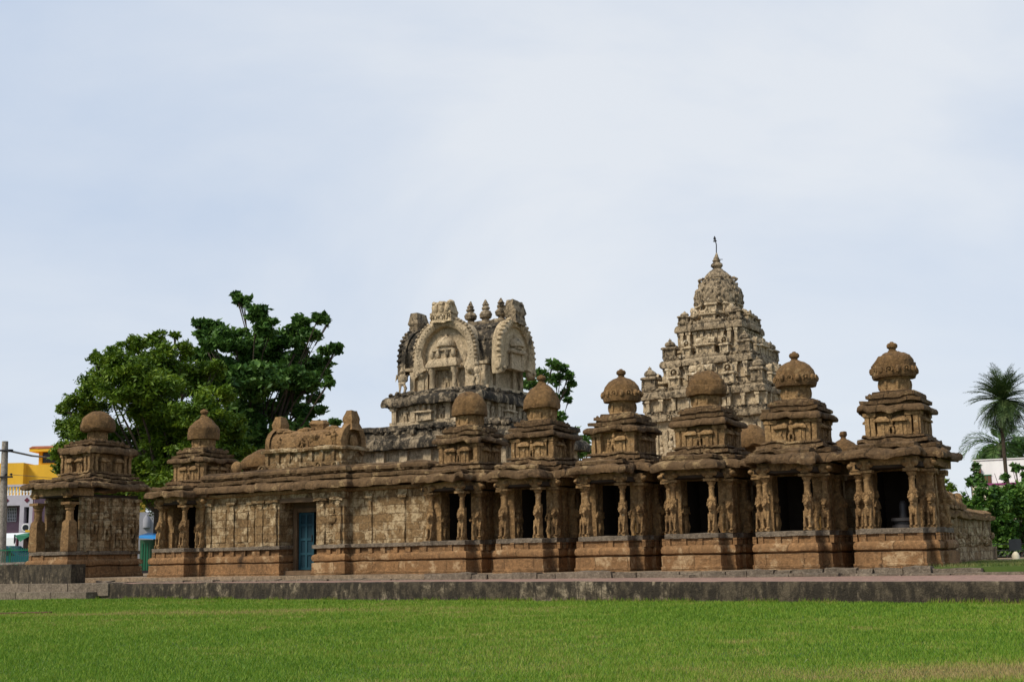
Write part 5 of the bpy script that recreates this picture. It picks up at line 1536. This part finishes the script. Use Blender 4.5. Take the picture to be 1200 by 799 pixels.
# ------------------------------------------------------------------ buildings beyond
def wbox(m, a, c, z0=None):
    "box between world corners"
    m.box(min(a[0], c[0]), max(a[0], c[0]), min(a[1], c[1]), max(a[1], c[1]), min(a[2], c[2]) if z0 is None else z0, max(a[2], c[2]))
def house_at(name, label, o):
    r = empty(name, o); tag(r, label, 'house'); return r
M_YEL = plain('yellow_plaster', (0.75, 0.44, 0.035), 0.8, 0.15, 1.0, True)
M_YELD = plain('ochre_plaster', (0.66, 0.36, 0.03), 0.8, 0.15, 1.0, True)
M_TERR = plain('terracotta', (0.36, 0.12, 0.06), 0.85, 0.4)
M_MAUVE = plain('mauve_plaster', (0.26, 0.155, 0.205), 0.85, 0.2)
M_WHITE = plain('white_plaster', (0.82, 0.81, 0.79), 0.8, 0.16, 1.0, True)
M_LILAC = plain('pale_lilac_plaster', (0.50, 0.46, 0.52), 0.8, 0.15)
M_GLASS = plain('dark_glass', (0.02, 0.022, 0.025), 0.2, 0.2)
M_CREAMP = plain('cream_plaster', (0.66, 0.60, 0.44), 0.8, 0.15, 1.0, True)
M_MAG = plain('magenta_paint', (0.25, 0.03, 0.16), 0.7)
M_GREEN = plain('green_paint', (0.015, 0.16, 0.075), 0.5, 0.25)
M_GREY = plain('grey_plaster', (0.30, 0.30, 0.33), 0.85, 0.2)

YY = 76.0
o0 = at(27, 560, YY); o0.z = 0
h = house_at('yellow_house', 'bright yellow flat-roofed house with a roof room, behind the mauve house', o0)
zt = at(27, 542, YY).z
b = MB(); b.box(-9, 0.0, 0, 7, 0, zt); b.box(0.0, 5.5, 0.5, 7, 0, zt - 0.1); b.build('wall', M_YEL, h)
x0 = at(33.5, 540, YY).x - o0.x; x1 = 4.6; zr = at(40, 527, YY).z
b = MB(); b.box(x0, x0 + 0.22, 1.6, 5, zt - 0.12, zr); b.box(x0 + 1.15, x1, 1.6, 5, zt - 0.12, zr); b.box(x0 + 0.22, x0 + 1.15, 1.6, 5, zt - 0.12, zt + 0.08); b.box(x0 + 0.22, x0 + 1.15, 4.7, 5, zt, zr)
b.build('roof_room', M_YELD, h)
b = MB(); b.box(x0 - 0.42, x1 + 0.3, 1.1, 5.4, zr, zr + 0.16); rf = b.build('roof_slab', M_YEL, h)
b = MB(); b.stack([(x0 - 0.42, 1.1), (x1 + 0.3, 1.1), (x1 + 0.3, 5.4), (x0 - 0.42, 5.4)], [(zr + 0.162, 0.0), (zr + 0.2, 0.03), (zr + 0.34, -0.12)], 0.3); b.build('tile_edge', M_TERR, rf, 0.02, 3, 3)
b = MB(); b.box(x0 + 0.26, x0 + 1.12, 1.66, 1.72, zt + 0.1, zr - 0.05); b.build('window', M_GLASS, h)

YY = 69.0
o0 = at(38, 600, YY); o0.z = 0
h = house_at('mauve_house', 'pale lilac house with white baluster parapet, arched opening and mauve wall, at left edge', o0)
X = lambda px: at(px, 600, YY).x - o0.x
Zp = lambda py: at(20, py, YY).z
b = MB(); b.box(X(-120), X(22), 0.9, 7, 0, Zp(590)); b.box(X(38), X(40), 0.0, 7, 0, Zp(580)); b.build('wall', M_MAUVE, h)
b = MB(); b.box(X(-120), X(39), 0, 0.9, Zp(592), Zp(580)); b.box(X(-120), X(39), -0.02, 0.3, Zp(570), Zp(567.5)); b.build('fascia', M_LILAC, h)
for px in np.arange(-118, 39, 3.7):
    b = MB(); b.lathe([(Zp(580), 0.06), (Zp(578), 0.04), (Zp(576), 0.075), (Zp(573), 0.04), (Zp(570), 0.06)], 8, (X(px), 0.12))
    if px > -45: b.build('baluster', M_WHITE, h)
b = MB()
for px in (7, 31): 
    xc = X(px); zc = (Zp(592) + Zp(580)) / 2; q = 0.15
    b.add([(xc - q, -0.02, zc), (xc, -0.02, zc - q), (xc + q, -0.02, zc), (xc, -0.02, zc + q), (xc - q, 0.01, zc), (xc, 0.01, zc - q), (xc + q, 0.01, zc), (xc, 0.01, zc + q)], [(0, 1, 2, 3), (0, 4, 5, 1), (1, 5, 6, 2), (2, 6, 7, 3), (3, 7, 4, 0), (7, 6, 5, 4)])
b.build('diamond_ornament', plain('maroon_paint', (0.12, 0.02, 0.04), 0.7), h)
# pierced pier: arch slot and round opening with dark room behind
b = MB(); xa, xb = X(23), X(38); za, zb_ = 0, Zp(592)
b.box(xa, X(28), 0, 0.5, za, zb_); b.box(X(34), xb, 0, 0.5, za, zb_); b.box(X(28), X(34), 0, 0.5, za, Zp(613)); b.box(X(28), X(34), 0, 0.5, Zp(594), zb_)
pr = b.build('pier', M_LILAC, h)
b = MB(); b.box(X(28), X(34), 0.42, 0.48, Zp(613), Zp(594)); b.tube([(X(31), -0.01, Zp(618.5)), (X(31), 0.03, Zp(618.5))], 0.16, 20); b.build('opening', M_GLASS, pr)
b = MB()
for k in range(24):
    a = 2 * math.pi * k / 24; b.blob((X(31) + 0.2 * math.cos(a), -0.01, Zp(618.5) + 0.2 * math.sin(a)), (0.035, 0.03, 0.035), 6, 4)
b.build('round_frame', M_WHITE, pr)
b = MB(); b.box(X(2), X(12), 0.86, 0.898, Zp(610), Zp(594)); wi = b.build('window', M_GLASS, h)
b = MB()
for k in range(6): b.box(X(2 + 2 * k) - 0.02, X(2 + 2 * k) + 0.02, 0.82, 0.858, Zp(610), Zp(594))
for k in range(5): b.box(X(2), X(12), 0.822, 0.856, Zp(610 - 4 * k) - 0.02, Zp(610 - 4 * k) + 0.02)
b.build('grille', M_LILAC, wi)

YY = 74.0
o0 = at(155, 640, YY); o0.z = 0
h = house_at('grey_house', 'grey plaster house with pale arch, glimpsed in the gap beside the plain shrine', o0)
b = MB(); b.box(-1.0, 1.6, 0, 4, 0, at(160, 600, YY).z); b.build('wall', M_GREY, h)
b = MB(); b.lathe([(at(170, 618, YY).z, 0.22), (at(170, 608, YY).z, 0.22), (at(170, 603, YY).z, 0.05)], 12, (0.82, -0.02)); b.build('arch_panel', M_GREY, h)

YY = 72.0
o0 = at(1146, 600, YY); o0.z = 0
h = house_at('white_house', 'white two-storey house with brown window and magenta trim, at the right edge behind shrubs', o0)
h.rotation_euler = (0, 0, -0.40)
X = lambda px: at(px, 560, YY).x - o0.x
Zp = lambda py: at(1170, py, YY).z
b = MB(); b.box(0, 9, 0, 7, Zp(567), Zp(539)); b.build('upper_wall', M_WHITE, h)
b = MB(); b.box(X(1139), 10, -0.8, 7, 0, Zp(569)); b.build('lower_wall', M_CREAMP, h)
b = MB(); b.box(X(1138.5), 10.05, -0.85, -0.2, Zp(569), Zp(567)); b.build('trim', M_MAG, h)
b = MB(); b.box(-0.05, 9.05, -0.06, 7, Zp(539), Zp(538)); b.build('parapet_cap', M_WHITE, h)
b = MB(); b.box(X(1151), X(1160.5), -0.04, -0.003, Zp(566), Zp(556)); w_ = b.build('window', plain('brown_shutter', (0.13, 0.07, 0.035), 0.7), h)
b = MB(); b.box(X(1150.4), X(1161), -0.06, -0.042, Zp(557), Zp(556)); b.box(X(1155.5), X(1156.1), -0.06, -0.042, Zp(566), Zp(557)); b.build('frame', M_GREEN, w_)
b = MB(); b.box(X(1147), X(1150), -0.2, -0.003, Zp(567), Zp(548)); b.build('drain_column', plain('red_brown_paint', (0.14, 0.05, 0.03), 0.8), h)
b = MB(); b.blob((X(1161), -0.9, Zp(578)), (0.28, 0.2, 0.25), 12, 8); b.build('round_ornament', M_MAG, h)

# metal roofed shed far between two shrines
o0 = at(678, 540, 88); o0.z = 0
h = empty('metal_shed', o0); tag(h, 'white metal shed roof far off between two shrine domes', 'shed')
zz_ = at(678, 533, 88).z
b = MB(); b.stack([(-1.1, 0), (1.1, 0), (1.1, 2), (-1.1, 2)], [(zz_, 0.1), (zz_ + 0.1, 0.1), (zz_ + 0.45, -0.3)], 0.6); b.build('roof', M_WHITE, h)
b = MB()
for x in (-1, 1):
    for y in (0.1, 1.9): b.tube([(x, y, 0), (x, y, zz_ + 0.02)], 0.05, 6)
b.tube([(-1, 0.1, zz_ - 0.4), (1, 0.1, zz_ - 0.4)], 0.05, 6)
b.build('posts', M_IRON, h)

# ------------------------------------------------------------------ street things at the left
pl = at(3, 640, 52); pl.z = 0
h = empty('utility_pole', pl); tag(h, 'grey concrete utility pole with crossarm and thick cable at the left edge', 'utility pole')
tp = at(6, 517, 52) - pl
b = MB(); b.tube([(0, 0, -0.1), tp * 0.5, tp], [0.19, 0.16, 0.125], 10); b.build('pole', M_CONC, h)
z1 = (at(6, 559, 52) - pl).z
b = MB(); b.box(-0.6, 0.34, -0.2, -0.12, z1 - 0.035, z1 + 0.035); ca = b.build('crossarm', M_IRON, h)
for x in (0.06, 0.28):
    b = MB(); b.lathe([(z1 + 0.035, 0.02), (z1 + 0.07, 0.02), (z1 + 0.08, 0.05), (z1 + 0.12, 0.055), (z1 + 0.15, 0.03)], 10, (x, -0.16)); b.build('insulator', M_IRON, ca)
b = MB(); z2 = (at(6, 528, 52) - pl).z
e1 = at(58, 536, 75) - pl
pts = [Vector((-6, -1, z2 + 0.05)), Vector((0.05, -0.12, z2)), Vector((0.05, -0.12, z2)).lerp(e1, 0.5) + Vector((0, 0, -0.06)), e1]
b.tube(pts, [0.045, 0.045, 0.05, 0.05], 6); b.lathe([(z2 - 0.05, 0.15), (z2 + 0.05, 0.15)], 10, (0.1, 0)); b.build('cable', M_IRON, h)
b = MB(); b.tube([Vector((0.2, -0.16, z1 + 0.1)), at(40, 558, 66) - pl, at(75, 561, 80) - pl], 0.012, 5); b.build('wire', M_IRON, h)

# railing, stalls, car
rl = at(-60, 660, 50); rl.z = 0
h = empty('green_railing', rl); tag(h, 'green iron street railing seen behind the parapet at far left', 'railing')
x1 = at(38, 650, 50).x - rl.x; zt = at(20, 642, 50).z; zb2 = at(20, 662, 50).z
b = MB()
b.box(0, x1, -0.02, 0.02, zt - 0.1, zt - 0.06); b.box(0, x1, -0.02, 0.02, zb2, zb2 + 0.05)
b.build('rail', M_GREEN, h)
b = MB()
for x in np.arange(0.05, x1, 0.085): b.tube([(x, 0.03, 0.2), (x, 0.03, zt)], 0.012, 5)
b.build('bars', M_GREEN, h)
b = MB()
for x in np.arange(0, x1, 1.2): b.box(x - 0.03, x + 0.03, 0.045, 0.1, 0, zt + 0.05)
b.build('posts', M_GREEN, h)

cr = at(6, 660, 56); cr.z = 0.55
h = empty('parked_car', cr); tag(h, 'dark teal parked car half hidden behind the green railing', 'car')
M_CAR = plain('teal_car_paint', (0.02, 0.09, 0.12), 0.25, 0.1)
b = MB()
side = [(-2.0, 0.3), (1.75, 0.3), (1.85, 0.55), (1.75, 0.75), (0.95, 0.86), (0.35, 1.32), (-1.1, 1.34), (-1.75, 0.95), (-2.0, 0.85)]
b.prism(side, -0.8, 0.8, 'y', 3); b.build('body', M_CAR, h, angle=25)
b = MB(); b.prism([(-1.0, 0.9), (0.75, 0.88), (0.3, 1.25), (-1.0, 1.27)], -0.806, -0.79, 'y', 2); b.build('window', M_GLASS, h)
for x in (-1.25, 1.15):
    for y in (-0.7, 0.7):
        b = MB(); b.tube([(x, y - 0.11, 0.3), (x, y + 0.11, 0.3)], 0.3, 20); w_ = b.build('wheel', M_IRON, h)
b = MB(); b.blob((1.78, -0.55, 0.6), (0.07, 0.16, 0.09), 10, 6); b.build('headlight', M_WHITE, h)
b = MB(); b.blob((1.78, 0.55, 0.6), (0.07, 0.16, 0.09), 10, 6); b.build('headlight', M_WHITE, h)

sl = at(2, 660, 60); sl.z = 0.3
h = empty('market_canopy', sl); tag(h, 'white tarpaulin canopy of a street stall below the mauve house', 'canopy')
z_a = at(2, 645, 60).z - 0.3; z_b = at(2, 624, 60).z - 0.3
xr_ = at(20, 640, 60).x - sl.x; xq = at(37, 630, 60).x - sl.x
b = MB(); b.add([(-5, -0.3, z_a), (xr_, -0.3, z_a), (xr_, -0.15, z_b - 0.25), (-5, -0.15, z_b - 0.2), (-5, 2.2, z_b + 0.02), (xq, 2.2, z_b + 0.05)], [(0, 1, 2, 3), (3, 2, 5, 4)])
b.build('tarpaulin', plain('white_tarpaulin', (0.72, 0.74, 0.74), 0.6, 0.12), h, 0.03, 1.5, 3, fix=False)
b = MB()
for x in (-4.5, xr_ - 0.05):
    for y in (-0.2, 2.1): b.tube([(x, y, -0.3), (x, y, z_b - 0.1)], 0.04, 6)
b.build('poles', M_IRON, h)
sl = at(21, 660, 57); sl.z = 0.3
h = empty('green_stall', sl); tag(h, 'small dark stall with green cloth and yellow strip, left of the plain shrine', 'stall')
w = at(38, 640, 57).x - sl.x; zt = at(30, 627, 57).z - 0.3
b = MB(); b.add([(-0.1, -0.3, zt), (w, -0.25, zt - 0.02), (w, 0.9, zt + 0.2), (-0.1, 0.9, zt + 0.12), (0.2, -0.34, zt - 0.28), (w * 0.6, -0.32, zt - 0.16)], [(0, 1, 2, 3), (0, 4, 5, 1)]); b.build('cloth', M_GREEN, h, 0.02, 3, 5, fix=False)
b = MB(); b.box(0.3, w, -0.1, 1.2, zt + 0.14, zt + 0.24); b.build('strip', M_YEL, h)
b = MB(); b.box(0.0, w, 0.5, 1.1, -0.3, zt - 0.05); b.build('counter', plain('dark_brown_wood', (0.035, 0.018, 0.014), 0.8), h)
b = MB()
for x in (0.02, w - 0.05): b.tube([(x, -0.2, -0.3), (x, -0.2, zt)], 0.05, 6)
b.build('poles', plain('maroon_wood', (0.07, 0.02, 0.025), 0.8), h)
bn = at(17, 665, 47); bn.z = 0.3
h = empty('concrete_bench', bn); tag(h, 'pale concrete bench in front of the green railing', 'bench')
zt = at(17, 658.5, 47).z - 0.3
b = MB(); b.box(-0.5, 0.45, -0.2, 0.25, zt - 0.08, zt); b.build('seat', M_CONC, h, 0.005, 3, 1)
b = MB(); b.box(-0.42, -0.1, -0.15, 0.2, -0.3, zt - 0.08); b.build('leg', M_CONC, h); b = MB(); b.box(0.18, 0.36, -0.15, 0.2, -0.3, zt - 0.08); b.build('leg', M_CONC, h)

# kiosk with blue sheet, between the two left shrines
kk = at(176, 660, 53); kk.z = 0.2
h = empty('kiosk', kk); tag(h, 'green kiosk with bright blue sheet roof, seen between the two leftmost shrines', 'kiosk')
X = lambda px: at(px, 640, 53).x - kk.x
Zp = lambda py: at(176, py, 53).z - kk.z
b = MB(); b.add([(X(163), -0.4, Zp(628)), (X(190), -0.4, Zp(629.5)), (X(190), 1.2, Zp(623)), (X(163), 1.2, Zp(623)), (X(163), -0.42, Zp(630)), (X(190), -0.42, Zp(632))], [(0, 1, 2, 3), (0, 4, 5, 1)]); b.build('sheet_roof', plain('blue_sheet', (0.02, 0.24, 0.62), 0.5, 0.12), h, fix=False)
b = MB(); b.box(X(164), X(175.5), 0, 0.9, 0.0, Zp(632)); b.box(X(176), X(189), 0.6, 0.9, 0.0, Zp(634)); b.build('cabin', plain('dull_green_paint', (0.06, 0.15, 0.08), 0.7, 0.3, 2, True), h)
b = MB()
for px in (167, 170, 173): b.box(X(px) - 0.02, X(px) + 0.02, -0.03, -0.002, 0.2, Zp(636))
b.build('board_joints', M_GREEN, h)
b = MB(); b.box(X(170), X(188), -0.35, 0.5, 0.0, Zp(668)); b.build('counter', M_IRON, h)
b = MB(); b.box(X(166), X(176), -0.6, -0.3, -0.1, Zp(674)); b.build('step', M_WHITE, h)

# fence, post and signboard at the right
rl = at(1136, 660, 42); rl.z = 0.55
h = empty('wire_fence', rl); tag(h, 'low dark wire fence with green posts in front of the shrubs', 'fence')
x1 = at(1230, 650, 42).x - rl.x
b = MB()
for x in np.arange(0.4, x1, 1.15): b.box(x - 0.025, x + 0.025, -0.02, 0.03, -0.1, 0.62)
b.build('posts', M_GREEN, h)
b = MB()
for z in (0.08, 0.28, 0.48): b.tube([(0, -0.03, z), (x1, -0.03, z)], 0.012, 5)
for x in np.arange(0, x1, 0.16):
    b.tube([(x, -0.03, 0.06), (x + 0.16, -0.03, 0.3)], 0.009, 4); b.tube([(x + 0.16, -0.03, 0.06), (x, -0.03, 0.3)], 0.009, 4)
b.build('wires', M_IRON, h)
sg = at(1191, 660, 38); sg.z = 0.5
h = empty('signboard', sg); tag(h, 'small dark square board on a green post with white painted base, at right edge', 'signboard')
zc = at(1191, 638, 38).z - 0.5
b = MB(); b.lathe([(-0.05, 0.12), (0.18, 0.115), (0.24, 0.09), (0.3, 0.05)], 12); b.build('base', M_CREAMP, h)
b = MB(); b.tube([(0, 0.03, 0.25), (0, 0.03, zc)], 0.035, 8); b.build('post', M_GREEN, h)
zc = at(1191, 638, 38).z - 0.5
b = MB(); b.box(-0.18, 0.18, -0.05, 0.0, zc - 0.17, zc + 0.17); b.build('board', plain('charcoal_board', (0.03, 0.032, 0.036), 0.5), h)

# litter on the lawn and drain slot in the kerb
p = at(945, 787, 10.9); p.z = 0.05
b = MB(); b.add([(-0.02, 0, 0), (0.0, -0.012, 0.02), (0.03, 0, 0.045), (0.012, 0.014, 0.02)], [(0, 1, 2, 3)])
o = b.build('pale_leaf', M_CREAMP, None); o.location = p
tag(o, 'single pale fallen leaf standing in the lawn near the front', 'leaf')
